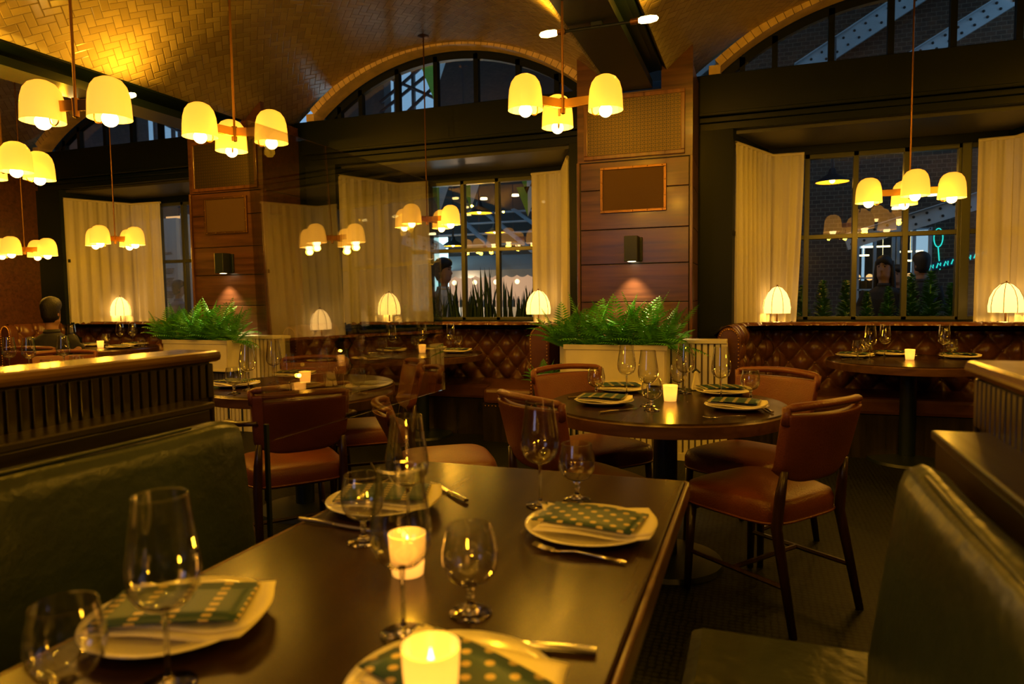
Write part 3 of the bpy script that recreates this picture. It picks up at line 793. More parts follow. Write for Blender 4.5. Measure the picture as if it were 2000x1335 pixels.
def knife():
    b = MB(); b.tube([(0, 0, .005), (0, .05, .006), (0, .095, .005)], [.0075, .007, .005], 8, .6)
    b.prism([(-.006, .095), (.006, .095), (.009, .14), (.006, .19), (0, .21), (-.004, .19)], .003, .005)
    o = b.build('knife', M['steel'], None, smooth=True, angle=40); tag(o, '', 'knife'); return o
def votive():
    r = empty('votive_candle', (0, 0, 0), 0, '', 'candle')
    b = MB(); b.lathe([(.033, .075), (.031, .04), (.027, .004), (.001, .002)], 24); b.lathe([(.0345, .075), (.0325, .04), (.0285, .0), (.001, .0)], 24); b.build('glass_holder', M['glass_votive'], r, smooth=True)
    b = MB(); b.lathe([(.001, .006), (.0255, .006), (.0275, .034), (.001, .033)], 20); b.build('wax', M['wax'], r, smooth=True, angle=40)
    b = MB(); b.lathe([(.0005, .036), (.004, .042), (.0055, .050), (.003, .060), (.0003, .072)], 10); b.build('flame', M['flame'], r, smooth=True)
    l = bpy.data.lights.new('candle_light', 'POINT'); l.energy = .75; l.color = WARM; l.shadow_soft_size = .012
    lo = bpy.data.objects.new('candle_light', l); col.objects.link(lo); lo.parent = r; lo.location = (0, 0, .115)
    l = bpy.data.lights.new('candle_glow', 'POINT'); l.energy = .05; l.color = WARM; l.shadow_soft_size = .006
    lo = bpy.data.objects.new('candle_glow', l); col.objects.link(lo); lo.parent = r; lo.location = (0, 0, .078 - .012)
    return r
proto = {'w': wine_glass(), 'g': goblet(), 't': tumbler(), 'p': plate(), 'n': napkin(), 'md': menu('menu_dots'), 'ms': menu('menu_dash'), 'f': fork(), 'k': knife(), 'v': votive()}
usedp = {k: False for k in proto}
def place(k, x, y, z, rz, label, group=None):
    o = put(proto[k], usedp[k], (x, y, z), rz, label, group); usedp[k] = True; return o
ZT = .7505
# foreground booth table: seats on the left and right sides
FG = [('far left', -.840, 1.415, PI / 2, 'ms', .25), ('far right', -.328, 1.385, -PI / 2, 'md', .12), ('near left', -.835, .79, PI / 2, 'ms', .35), ('near right', -.352, .745, -PI / 2, 'md', -.15)]
for nm, x, y, rz, mk, tw in FG:
    place('p', x, y, ZT, 0, 'cream china plate at the %s setting of the foreground table' % nm)
    place('n', x + .01, y + .005, ZT, tw, 'folded cream napkin on the %s plate of the foreground table' % nm)
    mo = place(mk, x + .005, y - .005, ZT, tw + (-.25 if 'right' in nm else .1), 'teal %s card on the %s plate of the foreground table' % ('dotted' if mk == 'md' else 'dash patterned', nm))
    mo.scale = (1.15, 1.15, 1)
for k, x, y, lb in (('w', -.480, 1.53, 'tall wine glass behind the far right plate of the foreground table'), ('g', -.408, 1.60, 'round water goblet behind the far right plate of the foreground table'),
                    ('w', -.690, 1.262, 'tall wine glass over the far left plate of the foreground table'), ('g', -.755, 1.19, 'round water goblet before the far left plate of the foreground table'),
                    ('w', -.489, .872, 'tall wine glass near the centre of the foreground table, candle seen through it'), ('g', -.420, .965, 'round water goblet at the centre of the foreground table'),
                    ('w', -.715, .655, 'large blurred wine glass over the near left plate'), ('g', -.775, .565, 'blurred water goblet at the bottom left corner of the foreground table')):
    place(k, x, y, ZT, 0, lb)
place('v', -.591, 1.075, ZT, 0, 'lit votive candle in the middle of the foreground table')
place('v', -.352, .690, ZT + .022, 0, 'lit votive candle standing in for a candle reflection at the bottom edge')  # solid votive added in place of a ghost image of a candle
place('k', -.965, 1.262, ZT, -PI / 2 - .08, 'knife beside the far left plate of the foreground table')
place('f', -.222, 1.236, ZT, PI / 2 - .12, 'fork lying in front of the far right plate')
place('f', -.99, .90, ZT, -1.7, 'fork tucked behind the near left plate')
place('k', -.205, .905, ZT, PI / 2 + .12, 'knife behind the near right plate')
place('k', -.66, 1.50, ZT, .9, 'knife behind the far left plate')

def setting(pl, glasses, cand, tn, rot=None, cutlery=()):
    for i, (x, y, nm, mk) in enumerate(pl):
        a = random.uniform(-.5, .5) if rot is None else rot[i]
        place('p', x, y, ZT, 0, 'cream plate at the %s of %s' % (nm, tn)); place('n', x, y, ZT, a, 'folded napkin on the %s plate of %s' % (nm, tn)); place(mk, x - .01, y, ZT, a + .1, 'teal card on the %s plate of %s' % (nm, tn))
    for k, x, y, nm in glasses:
        place(k, x, y, ZT, 0, '%s, %s, on %s' % ({'w': 'tall wine glass', 'g': 'round water goblet', 't': 'low tumbler'}[k], nm, tn))
    for x, y, lb in cand: place('v', x, y, ZT, 0, '%s on %s' % (lb, tn))
    for k, x, y, rz, lb in cutlery: place(k, x, y, ZT, rz, '%s on %s' % (lb, tn))
setting([(-.66, 3.52, 'back left', 'ms'), (-.655, 3.09, 'front left', 'ms'), (-.15, 3.55, 'back right', 'ms'), (-.075, 3.10, 'front right', 'ms')],
        [('w', -.60, 3.36, 'leftmost'), ('w', -.452, 3.07, 'left of the candle, taller behind'), ('w', -.335, 3.53, 'just right of the candle'), ('w', -.15, 3.33, 'rightmost'),
         ('g', -.74, 3.30, 'leftmost goblet'), ('g', -.42, 2.96, 'nearest, in front'), ('g', -.37, 3.57, 'at the back'), ('g', -.02, 3.37, 'rightmost goblet')],
        [(-.375, 3.25, 'lit votive candle')], 'the round table at centre right', [.3, -.1, .3, -.2],
        [('f', -.035, 2.90, PI / 2 + .6, 'fork in front of the right plate'), ('k', -.62, 2.83, -.75, 'knife in front of the left plate'), ('k', .07, 3.02, .3, 'knife right of the front right plate'), ('k', -.86, 3.2, -.9, 'knife left of the plates')])
setting([(-2.80, 3.66, 'back', 'ms'), (-2.83, 3.16, 'front left', 'ms')],
        [('w', -2.655, 3.06, 'nearer'), ('w', -2.72, 3.36, 'second'), ('g', -2.62, 2.91, 'nearest')],
        [(-2.50, 3.36, 'lit votive candle')], 'the round table left of centre', [.2, -.2])
setting([(-3.18, 5.58, 'left', 'ms'), (-2.90, 5.86, 'back', 'ms'), (-2.53, 5.62, 'right', 'ms')],
        [('w', -3.10, 5.45, 'leftmost'), ('w', -2.93, 5.72, 'middle'), ('w', -2.68, 5.80, 'right'), ('g', -3.16, 5.38, 'leftmost goblet'), ('g', -3.02, 5.74, 'middle goblet'), ('g', -2.60, 5.80, 'right goblet')],
        [(-2.85, 5.55, 'lit votive candle')], 'the table at the middle banquette', None, [('k', -2.36, 5.5, 1.2, 'knife at the right'), ('k', -3.3, 5.36, -.6, 'knife at the left')])
setting([(.72, 5.80, 'left', 'ms'), (1.00, 6.02, 'back', 'ms'), (1.43, 5.86, 'right', 'ms')],
        [('w', .80, 5.63, 'left'), ('w', .93, 5.85, 'second from left'), ('w', 1.31, 5.80, 'right'), ('g', .715, 5.61, 'left goblet'), ('g', .80, 5.86, 'second goblet'), ('g', 1.375, 5.86, 'right goblet')],
        [(1.07, 5.69, 'lit votive candle')], 'the table at the right banquette', None, [('k', .60, 5.55, -.9, 'knife at the left edge'), ('f', 1.2, 5.95, 1.2, 'fork at the back')])
setting([(-7.05, 5.66, 'left', 'ms'), (-6.60, 5.82, 'back', 'ms'), (-6.40, 5.45, 'right', 'ms')],
        [('w', -7.10, 5.45, 'leftmost'), ('w', -6.80, 5.80, 'middle'), ('w', -6.66, 5.84, 'right'), ('g', -6.80, 5.62, 'middle goblet'), ('t', -6.33, 5.66, 'at the right')],
        [(-6.72, 5.48, 'lit votive candle')], 'the table at the far left banquette')
setting([], [('w', -5.08, 3.41, 'leftmost'), ('w', -4.85, 3.39, 'second'), ('w', -4.80, 3.61, 'rightmost'), ('t', -4.93, 3.57, 'left tumbler'), ('t', -5.05, 3.89, 'right tumbler'), ('t', -4.90, 3.80, 'middle tumbler')], [], 'the hidden table behind the left partition')
r = empty('card_holder', (-.29, 3.66, ZT), .2, 'black holder with a white folded card at the back of the centre right table', 'card holder')
b = MB(); b.prism([(-.022, 0), (.022, 0), (.004, .095), (-.004, .095)], -.03, .03, 'y'); b.build('card', M['linen'], r)
b = MB(); b.tube([(-.02, 0, .09), (0, 0, .11), (.02, 0, .09)], .006, 6); b.box(-.028, .028, -.034, .034, 0, .004); b.build('clip', M['black'], r)

# ------------------------------------------------------------------ chairs
def make_chair(arms=False, ztop=.86):
    r = empty('dining_chair' if not arms else 'dining_armchair', (0, 0, 0), 0, '', 'chair')
    # faces +Y; seat centre at origin
    b = MB()
    def sup(u, v):
        a = 2 * PI * u; e = .42
        cx = math.copysign(abs(math.cos(a)) ** e, math.cos(a)); cy = math.copysign(abs(math.sin(a)) ** e, math.sin(a))
        prof = [(.0, .375), (.90, .375), (.985, .385), (1.0, .41), (1.0, .44), (.96, .465), (.85, .478), (.5, .487), (.0, .49)]
        k, t = divmod(v * (len(prof) - 1), 1); k = int(k)
        if k >= len(prof) - 1: k, t = len(prof) - 2, 1
        rr = prof[k][0] * (1 - t) + prof[k + 1][0] * t; z = prof[k][1] * (1 - t) + prof[k + 1][1] * t
        w = .235 + .015 * cy
        return (w * cx * rr, .235 * cy * rr + .01, z)
    b.grid(sup, 56, 16, closeu=True); b.build('seat', M['leather_red'], r, smooth=True, weld=True)
    b = MB(); b.tube([(.236 * math.copysign(abs(math.cos(a)) ** .42, math.cos(a)) * (1 + .06 * math.sin(a)), .236 * math.copysign(abs(math.sin(a)) ** .42, math.sin(a)) + .01, .392) for a in [2 * PI * k / 48 for k in range(49)]], .005, 6)
    b.build('seat_piping', M['leather_red'], r, smooth=True)
    zb = .545; zt = ztop - .045
    def back(side):
        def fn(u, v):
            a = (u - .5) * 2
            hw = .205 + .02 * v
            x = hw * a
            z = zb + (zt - zb) * v
            # rounded lower corners
            if v < .25: z += .05 * (abs(a) ** 4) * (1 - v / .25)
            y = -.235 - .085 * v + .055 * a * a * (.5 + .5 * v)
            return (x, y + side, z)
        return fn
    b = MB(); nu, nv = 20, 12
    # closed shell: front, back and rim
    F = back(.022); B = back(-.022)
    b.grid(F, nu, nv); b.grid(lambda u, v: B(u, v), nu, nv)
    b.grid(lambda u, v: tuple(Vector(F(u, 0)).lerp(Vector(B(u, 0)), v)), nu, 1); b.grid(lambda u, v: tuple(Vector(F(u, 1)).lerp(Vector(B(u, 1)), v)), nu, 1)
    b.grid(lambda u, v: tuple(Vector(F(0, u)).lerp(Vector(B(0, u)), v)), nv, 1); b.grid(lambda u, v: tuple(Vector(F(1, u)).lerp(Vector(B(1, u)), v)), nv, 1)
    b.build('backrest', M['leather_red'], r, smooth=True, weld=True, bevel=.012)
    # top roll: bar standing proud of the back with a dark slot under it
    def roll(a): return (.225 * a, -.325 + .06 * a * a, ztop - .012 - .012 * a * a)
    b = MB(); b.tube([roll(-1 + 2 * k / 20) for k in range(21)], [.012] + [.021] * 19 + [.012], 10, .75)
    b.build('top_roll', M['leather_red'], r, smooth=True)
    for s in (-1, 1):
        b = MB(); b.tube([(s * .215, -.262, zt - .04), (s * .222, -.266, ztop - .02)], [.018, .016], 8); b.build('roll_support', M['leather_red'], r, smooth=True)
        b = MB(); b.tube([(s * .195, .20, .39), (s * .205, .215, 0)], [.021, .014], 8); b.build('leg', M['legwood'], r, smooth=True)
        b = MB(); b.tube([(s * .19, -.238, .60), (s * .195, -.225, .5), (s * .20, -.215, .38), (s * .212, -.30, 0)], [.014, .02, .021, .015], 8); b.build('leg', M['legwood'], r, smooth=True)
        b = MB(); b.tube([(s * .200, .208, .17), (s * .205, -.26, .17)], .010, 6); b.build('stretcher', M['legwood'], r)
    b = MB(); b.tube([(-.2, -.02, .17), (.2, -.02, .17)], .010, 6); b.build('stretcher', M['legwood'], r)
    if arms:
        for s in (-1, 1):
            b = MB(); b.tube([(s * .20, -.27, .70), (s * .27, -.16, .69), (s * .285, .02, .67), (s * .265, .15, .655)], [.016, .02, .022, .018], 8, .7); b.build('armrest', M['legwood'], r, smooth=True)
            b = MB(); b.tube([(s * .272, .12, .65), (s * .245, .14, .42)], .014, 8); b.build('arm_post', M['legwood'], r, smooth=True)
    return r
def face(dx, dy): return math.atan2(dy, dx) - PI / 2
ch = make_chair(); ac = make_chair(True, .87); lc = make_chair(False, .76)
def seat_from_back(bx, by, dx, dy, d=.30):
    l = math.hypot(dx, dy); return (bx + dx / l * d, by + dy / l * d, 0)
CH = [(.27, 2.76, -.79, .61, 'russet leather chair seen from behind at the front right of the centre right round table'),
      (-.885, 2.59, .62, .78, 'russet chair front left of the centre right round table, back towards the camera'),
      (-1.02, 3.72, .62, -.55, 'russet leather chair back left of the centre right round table, below the ferns'),
      (.12, 3.80, -.45, -.75, 'russet leather chair at the back right of the centre right round table'),
      (-2.02, 3.86, -.62, -.50, 'orange leather chair standing at the far right side of the table left of centre'),
      (-2.87, 3.98, .35, -.85, 'russet leather chair behind the plates of the table left of centre'),
      (-5.32, 4.02, .5, -.6, 'russet chair back glowing behind the glasses of the hidden left table')]
for i, (x, y, dx, dy, lb) in enumerate(CH): put(ch, i > 0, seat_from_back(x, y, dx, dy), face(dx, dy), lb)
put(ac, False, seat_from_back(-1.93, 2.58, -.77, .64), face(-.77, .64), 'large dark leather armchair seen from behind at the table left of centre')
put(lc, False, seat_from_back(-1.70, 2.86, .80, .50), face(.80, .50), 'low russet chair turned away beside the dark armchair, lit seat visible')

# ------------------------------------------------------------------ booths and partitions
def bench(xs, label, s):
    # s=+1: right bench (back cushion at larger x); xs = inner face of back at top
    r = empty('booth_bench', (0, 0, 0), 0, label, 'bench')
    b = MB(); fx = xs - s * .43
    x0, x1 = sorted((fx, xs + s * .02))
    b.box(x0, x1, -1.2, 1.66, .36, .46); b.build('seat_cushion', M['leather_black'], r, bevel=.035)
    b = MB(); x0, x1 = sorted((fx + s * .03, xs + s * .06)); b.box(x0, x1, -1.2, 1.62, 0, .36); b.build('seat_base', M['darkwood'], r)
    b = MB(); n = 14
    pl = []
    # cushion section (x,z): leaning back
    prof = [(-.075, .44), (-.075, .52), (-.035, .80), (-.02, .885), (-.005, .915), (.02, .925), (.045, .915), (.055, .89), (.055, .44)]
    def fn(u, v):
        k, t = divmod(v * (len(prof) - 1), 1); k = int(k)
        if k >= len(prof) - 1: k, t = len(prof) - 2, 1
        px_ = prof[k][0] * (1 - t) + prof[k + 1][0] * t; pz = prof[k][1] * (1 - t) + prof[k + 1][1] * t
        y = -1.2 + 2.72 * u
        e = max(0, (u - .965) / .035); pinch = 1 - .35 * e * e
        return (xs + s * px_ * pinch, y, .44 + (pz - .44) * (1 - .05 * e * e) + .003 * math.sin(y * 9))
    b.grid(fn, 60, 24)
    # end cap
    b.add([fn(1, k / 24) for k in range(25)], [tuple(range(25))])
    b.build('back_cushion', M['leather_black'], r, smooth=True, weld=True, angle=60)
    b = MB(); b.tube([(xs + s * .0, -1.2 + k * .17, .924) for k in range(16)], .005, 6); b.build('piping', M['leather_black'], r, smooth=True)
    return r
bench(.285, 'dark leather booth bench on the right of the foreground table', 1)
bench(-1.36, 'dark leather booth bench on the left of the foreground table', -1)
def partition(x, s, y1, label):
    r = empty('reeded_partition', (0, 0, 0), 0, label, 'partition')
    b = MB(); x0, x1 = sorted((x, x + s * .14)); b.box(x0 + .01, x1 - .01, -1.4, y1, 0, 1.06); b.build('panel', M['darkwood'], r)
    b = MB(); y = -1.38
    f = x
    while y < y1:
        b.box(f - .002, f + .002, y, y + .021, .95, 1.055); y += .030
    b.build('reeds', M['darkwood_v'], r, bevel=.005)
    b = MB(); x = x0
    while x < x1: b.box(x, x + .018, y1 - .004, y1 + .008, .1, 1.055); x += .024
    b.build('end_reeds', M['darkwood_v'], r, bevel=.004)
    b = MB(); b.box(x0 - .018, x1 + .018, -1.42, y1 + .028, 1.06, 1.095); b.build('cap_rail', M['capwood'], r, bevel=.014)
    b = MB(); xa, xb = sorted((f - s * .10, f)); b.box(xa, xb, -1.4, y1 - .12, 0, .935); b.box(xa - .006, xb + .006, -1.4, y1 - .105, .935, .955); b.build('ledge', M['darkwood'], r, bevel=.004)
    return r
partition(.46, 1, 1.76, 'dark reeded wood partition with polished cap behind the right bench')
partition(-1.585, -1, 1.67, 'dark reeded wood partition with polished cap behind the left bench')

# tall glass screen behind the left bench
def screen_mat():
    m = thin_glass('screen glass', (.86, .86, .80), .15, 0, .5); return m
o = empty('glass_screen', (-1.45, 1.8, 0), math.radians(-.8), 'clear glass screen at the end of the left partition, mirroring lamps over the curtain', 'screen')
b = MB(); b.box(-.004, .004, -.06, 1.22, .80, 1.80); g = b.build('pane', screen_mat(), o); g.rotation_euler = (0, math.radians(-1.5), 0); g.location = (.02, 0, 0)
b = MB(); b.box(.002, .014, -.070, -.058, 0, .86); b.box(-.04, .04, -.09, -.04, 0, .012); b.build('post', M['black'], o)

# ------------------------------------------------------------------ lamps
def point(name, loc, e, r=.03, c=WARM, parent=None):
    l = bpy.data.lights.new(name, 'POINT'); l.energy = e; l.color = c; l.shadow_soft_size = r
    o = bpy.data.objects.new(name, l); col.objects.link(o); o.location = loc
    if parent: o.parent = parent
    return o
def chandelier(loc, R, narms, rot, ztop, label, sc=1.0, e=6.0, inner=1.0):
    r = empty('chandelier', loc, rot, label, 'chandelier')
    zt = ztop - loc[2]
    b = MB(); b.tube([(0, 0, -.03), (0, 0, zt)], .0065, 8); b.build('rod', M['brass_dk'], r)
    b = MB(); b.lathe([(.001, zt), (.055, zt), (.055, zt - .03), (.012, zt - .045), (.001, zt - .045)], 20); b.build('canopy', M['brass_dk'], r, smooth=True, angle=40)
    b = MB(); b.lathe([(.001, -.055), (.013, -.05), (.016, .03), (.001, .035)], 12); b.build('hub', M['brass_dk'], r, smooth=True, angle=40)
    for k in range(narms):
        a = 2 * PI * k / narms; c, s_ = math.cos(a), math.sin(a); rs = R
        b = MB(); b.box(.0, rs - .06 * sc, -.006, .006, -.024, .024, a, (0, 0)); b.build('arm', M['brass'], r, bevel=.002)
        b = MB(); pts = []
        for q in range(9):
            t = PI * q / 8; d = rs - .075 * sc - .0 + .022 * (1 - math.cos(t)); pts.append((c * d, s_ * d, -.055 - .028 * math.sin(t)))
        pts = [(pts[0][0], pts[0][1], -.02)] + pts + [(pts[-1][0], pts[-1][1], -.01)]
        b.tube(pts, .0035, 6); b.build('hook', M['brass'], r, smooth=True)
        cx, cy = c * rs, s_ * rs; q = sc
        prof = [(.001, .115), (.03, .113), (.055, .100), (.073, .075), (.083, .040), (.087, 0), (.089, -.045), (.090, -.065)]
        b = MB(); b.lathe([(x * q, z * q + .0) for x, z in prof], 28, (cx, cy, 0)); sh = b.build('shade', M['opal'], r, smooth=True)
        b = MB(); b.sphere((cx, cy, -.066 * q), .034 * q, seg=16, ring=10); b.build('bulb', M['bulb'], sh, smooth=True)
        point('lamp_light', (cx, cy, -.022 * q), .26 * inner, .012, (1, .56, .17), r)
        point('lamp_light', (cx, cy, -.112 * q), e, .03, WARM, r)
    return r
D_ = math.radians
chandelier((-.981, 3.596, 2.269), .24, 3, D_(112.5), 3.63, 'brass chandelier with three opal shades before the middle column', 1.0)
chandelier((-2.761, 3.15, 2.187), .21, 3, D_(16.5), 3.64, 'brass chandelier with three opal shades before the left column', 1.0)
chandelier((-2.85, 5.70, 1.965), .25, 4, D_(84), 3.63, 'brass chandelier over the middle banquette table', .97)
chandelier((1.03, 5.63, 1.963), .26, 4, D_(-3), 3.63, 'brass chandelier over the right banquette table, in front of the window', 1.0)
chandelier((-6.10, 5.20, 1.88), .215, 4, D_(13.5), 3.5, 'brass chandelier before the curtain of the far left bay', 1.0)
chandelier((-7.068, 4.962, 1.793), .22, 4, D_(25.5), 3.6, 'brass chandelier low at the left edge of the picture', 1.0)
chandelier((-4.416, 2.995, 2.104), .20, 4, D_(75), 3.2, 'brass chandelier cut off by the left edge, two stacked shades', 1.0)
chandelier((-2.844, 2.26, 2.117), .16, 2, D_(13.5), 3.66, 'two-shade brass chandelier standing in for a lamp reflection at the upper left', 1.0, 1.2)  # solid lamp added in place of mirrored shades
chandelier((1.55, 3.45, 2.26), .22, 4, .3, 3.66, 'chandelier off to the right of the picture above the booth', 1.0)
chandelier((1.4, .6, 2.3), .22, 4, .3, 3.6, 'chandelier off to the right behind the camera', 1.0)
chandelier((-.95, -1.2, 2.3), .22, 4, .6, 3.2, 'chandelier behind the camera', 1.0)

def table_lamp():
    r = empty('table_lamp', (0, 0, 0), 0, '', 'table lamp')
    n = 8; H = .235
    def prof(v):   # radius, z from bottom
        pts = [(.120, 0), (.123, .05), (.112, .12), (.085, .18), (.045, .222), (.008, .238)]
        k, t = divmod(v * (len(pts) - 1), 1); k = int(k)
        if k >= len(pts) - 1: k, t = len(pts) - 2, 1
        return pts[k][0] * (1 - t) + pts[k + 1][0] * t, pts[k][1] * (1 - t) + pts[k + 1][1] * t
    z0 = .095
    b = MB()
    def fn(u, v):
        rr, z = prof(v); a = 2 * PI * u; f = 1 - .05 * abs(math.sin(n * a / 2)) ; f = 1 - .035 * (1 - abs(math.cos(n * a / 2))) * -1 - .035
        return (rr * f * math.cos(a), rr * f * math.sin(a), z0 + z)
    b.grid(fn, 64, 20, closeu=True); sh = b.build('shade', M['paper_shade'], r, smooth=True)
    for k in range(n):
        a = 2 * PI * (k + .5) / n
        b = MB(); b.tube([((prof(v / 12)[0] * .99 + .0015) * math.cos(a), (prof(v / 12)[0] * .99 + .0015) * math.sin(a), z0 + prof(v / 12)[1]) for v in range(13)], .003, 5); b.build('rib', M['brass_dk'], r)
    b = MB(); b.lathe([(.0005, z0 + .252), (.006, z0 + .25), (.008, z0 + .238), (.003, z0 + .233)], 10); b.build('finial', M['brass_dk'], r, smooth=True)
    b = MB(); b.tube([(0, 0, .01), (0, 0, z0 + .12)], .007, 8); b.build('stem', M['brass_dk'], r)
    b = MB(); b.lathe([(.001, .0), (.06, .0), (.058, .008), (.012, .014), (.001, .014)], 20); b.build('base', M['brass_dk'], r, smooth=True, angle=40)
    b = MB(); b.sphere((0, 0, z0 + .10), .022, seg=12, ring=8); b.build('bulb', M['bulb'], r, smooth=True)
    point('lamp_light', (0, 0, z0 + .05), 5.0, .03, (1, .50, .07), r)
    point('lamp_light', (0, 0, z0 + .16), .9, .03, (1, .56, .2), r)
    return r
tl = table_lamp()
for i, (x, y, lb) in enumerate(((.177, 6.50, 'ribbed dome table lamp at the left corner of the right window bay'), (1.89, 6.50, 'ribbed dome table lamp at the right edge of the picture beside the curtain'),
                                (-3.725, 6.50, 'ribbed dome table lamp before the left curtain of the middle window bay'), (-2.04, 6.50, 'ribbed dome table lamp at the right of the middle window bay'),
                                (-7.62, 6.52, 'ribbed dome table lamp before the curtain of the far left bay'))):
    put(tl, i > 0, (x, y, .976), 0, lb)
for x, y, z, lb in ((-8.62, 6.1, .78, 'ribbed dome lamp standing in for a lamp reflection at the far left'),):  # added lamp, built where a mirrored one appears
    o = put(tl, True, (x, y, z), 0, lb)

# bare bulbs on cross rods under the beams
def beam_light(x, y, label):
    r = empty('beam_light', (x, y, 2.80), 0, label, 'light fixture')
    b = MB(); b.tube([(-.2, 0, -.02), (.2, 0, -.02)], .009, 8); b.box(-.03, .03, -.03, .03, -.02, 0); b.build('cross_rod', M['black'], r)
    for s in (-1, 1):
        b = MB(); b.tube([(s * .19, 0, -.02), (s * .235, 0, -.02)], .017, 10); b.build('socket', M['brass_dk'], r, smooth=True, angle=40)
        b = MB(); b.tube([(s * .235, 0, -.02), (s * .25, 0, -.02), (s * .30, 0, -.02), (s * .335, 0, -.02), (s * .345, 0, -.02)], [.012, .019, .021, .015, .004], 12); b.build('bulb', em('filament bulb', (1, .66, .2), 9), r, smooth=True)
        point('lamp_light', (s * .40, 0, -.005), 13, .02, WARM, r)
beam_light(-.87, 3.95, 'pair of bare filament bulbs under the dark beam at top centre')
beam_light(-4.70, 3.95, 'pair of bare filament bulbs under the beam at upper left')
beam_light(-4.98, 2.9, 'bare bulb under the beam at the left edge of the picture')
beam_light(-.87, 2.1, 'added pair of unseen bulbs under the beam, brightening the vault')  # unseen fill bulbs added to lift the vault
beam_light(-4.78, 1.9, 'added pair of unseen bulbs under the upper left beam, brightening the vault')  # another added fill pair, out of view, for the left vault
beam_light(3.03, 4.0, 'pair of bare bulbs under the beam beyond the right edge')
beam_light(-.87, .3, 'pair of bare bulbs under the beam above the camera')

# ------------------------------------------------------------------ outside: street hall beyond the windows
b = MB(); b.box(-20, 9, 6.95, 16, -.12, -.02); struct(b.build('floor_street', M['paving']))
# far building with gaps where the evening sky shows
b = MB(); Y0, Y1 = 13.0, 13.3
b.box(-20, 9, Y0, Y1, -.1, 4.95)
holes = [(-14.3, -12.6), (-10.3, -9.05), (-7.45, -6.30)]
xs = [-20] + [v for h in holes for v in h] + [9]
for k in range(0, len(xs), 2): b.box(xs[k], xs[k + 1], Y0, Y1, 4.95, 6.25)
b.box(-20, 9, Y0, Y1, 6.25, 7)
struct(b.build('wall_street', M['ext_dark']))
b = MB(); b.box(-20, 9, 7.4, 13.3, 6.6, 6.8); struct(b.build('sky_block_roof', M['ext_dark']))  # unseen roof added to keep sky light from flooding in
b = MB()
for x in (-13.7, -13.15, -12.95, -9.6, -7.13, -6.72): b.box(x - .03, x + .03, 12.9, 12.98, 4.9, 6.3)
for p, q in (((-7.5, 5.35), (-6.3, 6.1)), ((-7.5, 5.15), (-6.3, 5.85)), ((-7.4, 5.9), (-6.2, 5.3)), ((-14.3, 5.9), (-12.6, 5.1)), ((-7.0, 5.0), (-6.3, 5.5))):
    b.tube([(p[0], 12.92, p[1]), (q[0], 12.92, q[1])], .035, 6)
tr = b.build('roof_truss', M['black']); tag(tr, 'black steel truss bars silhouetted against the blue evening sky', 'truss')

def riveted(p, q, w, y, label):
    p = Vector((p[0], p[1])); q = Vector((q[0], q[1])); d = (q - p).normalized(); n = Vector((-d.y, d.x)) * w / 2
    b = MB(); b.prism([tuple(p - n), tuple(q - n), tuple(q + n), tuple(p + n)], y, y + .05, 'y')
    b.prism([tuple(p + n * .9), tuple(q + n * .9), tuple(q + n), tuple(p + n)], y - .08, y, 'y')
    o = b.build('riveted_beam', M['bluesteel']); tag(o, label, 'steel beam')
    r = MB(); L = (q - p).length; k = 0; s = .06
    while s < L:
        for g in (-.45, .45):
            c = p + d * s + n * g * (1 if k % 2 else 1); r.sphere((c.x, y - .006, c.y), .018, seg=8, ring=5)
        s += .16; k += 1
    r.build('rivets', M['ext_dark'], o, smooth=True)
riveted((.55, 4.42), (2.4, 5.50), .26, 10.9, 'upper diagonal riveted steel beam seen through the right arched window')
riveted((1.55, 4.08), (4.4, 5.72), .20, 10.45, 'lower bluish diagonal riveted steel beam seen through the right arched window')
riveted((1.15, 1.93), (3.0, 2.50), .22, 10.4, 'pale diagonal riveted beam low behind the right window')
def arealight(name, loc, rot, size, e, c):
    l = bpy.data.lights.new(name, 'AREA'); l.shape = 'RECTANGLE'; l.size, l.size_y = size; l.energy = e; l.color = c
    o = bpy.data.objects.new(name, l); col.objects.link(o); o.location = loc; o.rotation_euler = rot; return o
# added unseen lamps that give the hall its cool light
for x, y, z, e in ((4.6, 9.4, 5.2, 25), (-6.6, 9.6, 5.2, 40), (-11.0, 9.5, 5.2, 30)):
    r = empty('fill_lantern', (x, y, z), 0, 'added cool fill lamp high in the street hall, unseen', 'lantern', 'added fill lamps out of sight above')
    b = MB(); b.lathe([(.001, .16), (.05, .15), (.12, .02), (.12, 0)], 16); b.tube([(0, 0, .15), (0, 0, 6.6 - z)], .01, 6); b.build('hood', M['black'], r)
    b = MB(); b.sphere((0, 0, 0), .07, seg=12, ring=8); b.build('bulb', em('cool bulb', (.45, .7, 1), 6), r, smooth=True)
    point('lamp_light', (0, 0, -.12), e, .08, (.38, .66, 1.0), r)
# brick wall behind the right window and its glazed doors
b = MB(); b.box(-.35, 1.38, 11.2, 11.4, -.02, 6.5); b.box(1.38, 6, 11.2, 11.4, 2.15, 6.5); b.box(2.34, 6, 11.2, 11.4, 0, 2.15); struct(b.build('wall_brick', M['brick']))
f = MB()
for x in (1.40, 1.62, 1.86, 1.92, 2.12, 2.32): f.box(x - .018, x + .018, 11.15, 11.22, 0, 2.15)
for z in (1.28, 1.45, 2.13): f.box(1.4, 2.32, 11.15, 11.2, z - .012, z + .012)
w = f.build('door_1', M['bluesteel']); struct(w)
g = MB(); g.box(1.4, 2.32, 11.205, 11.21, 0, 2.14); g.build('pane', M['glass_win'], w)
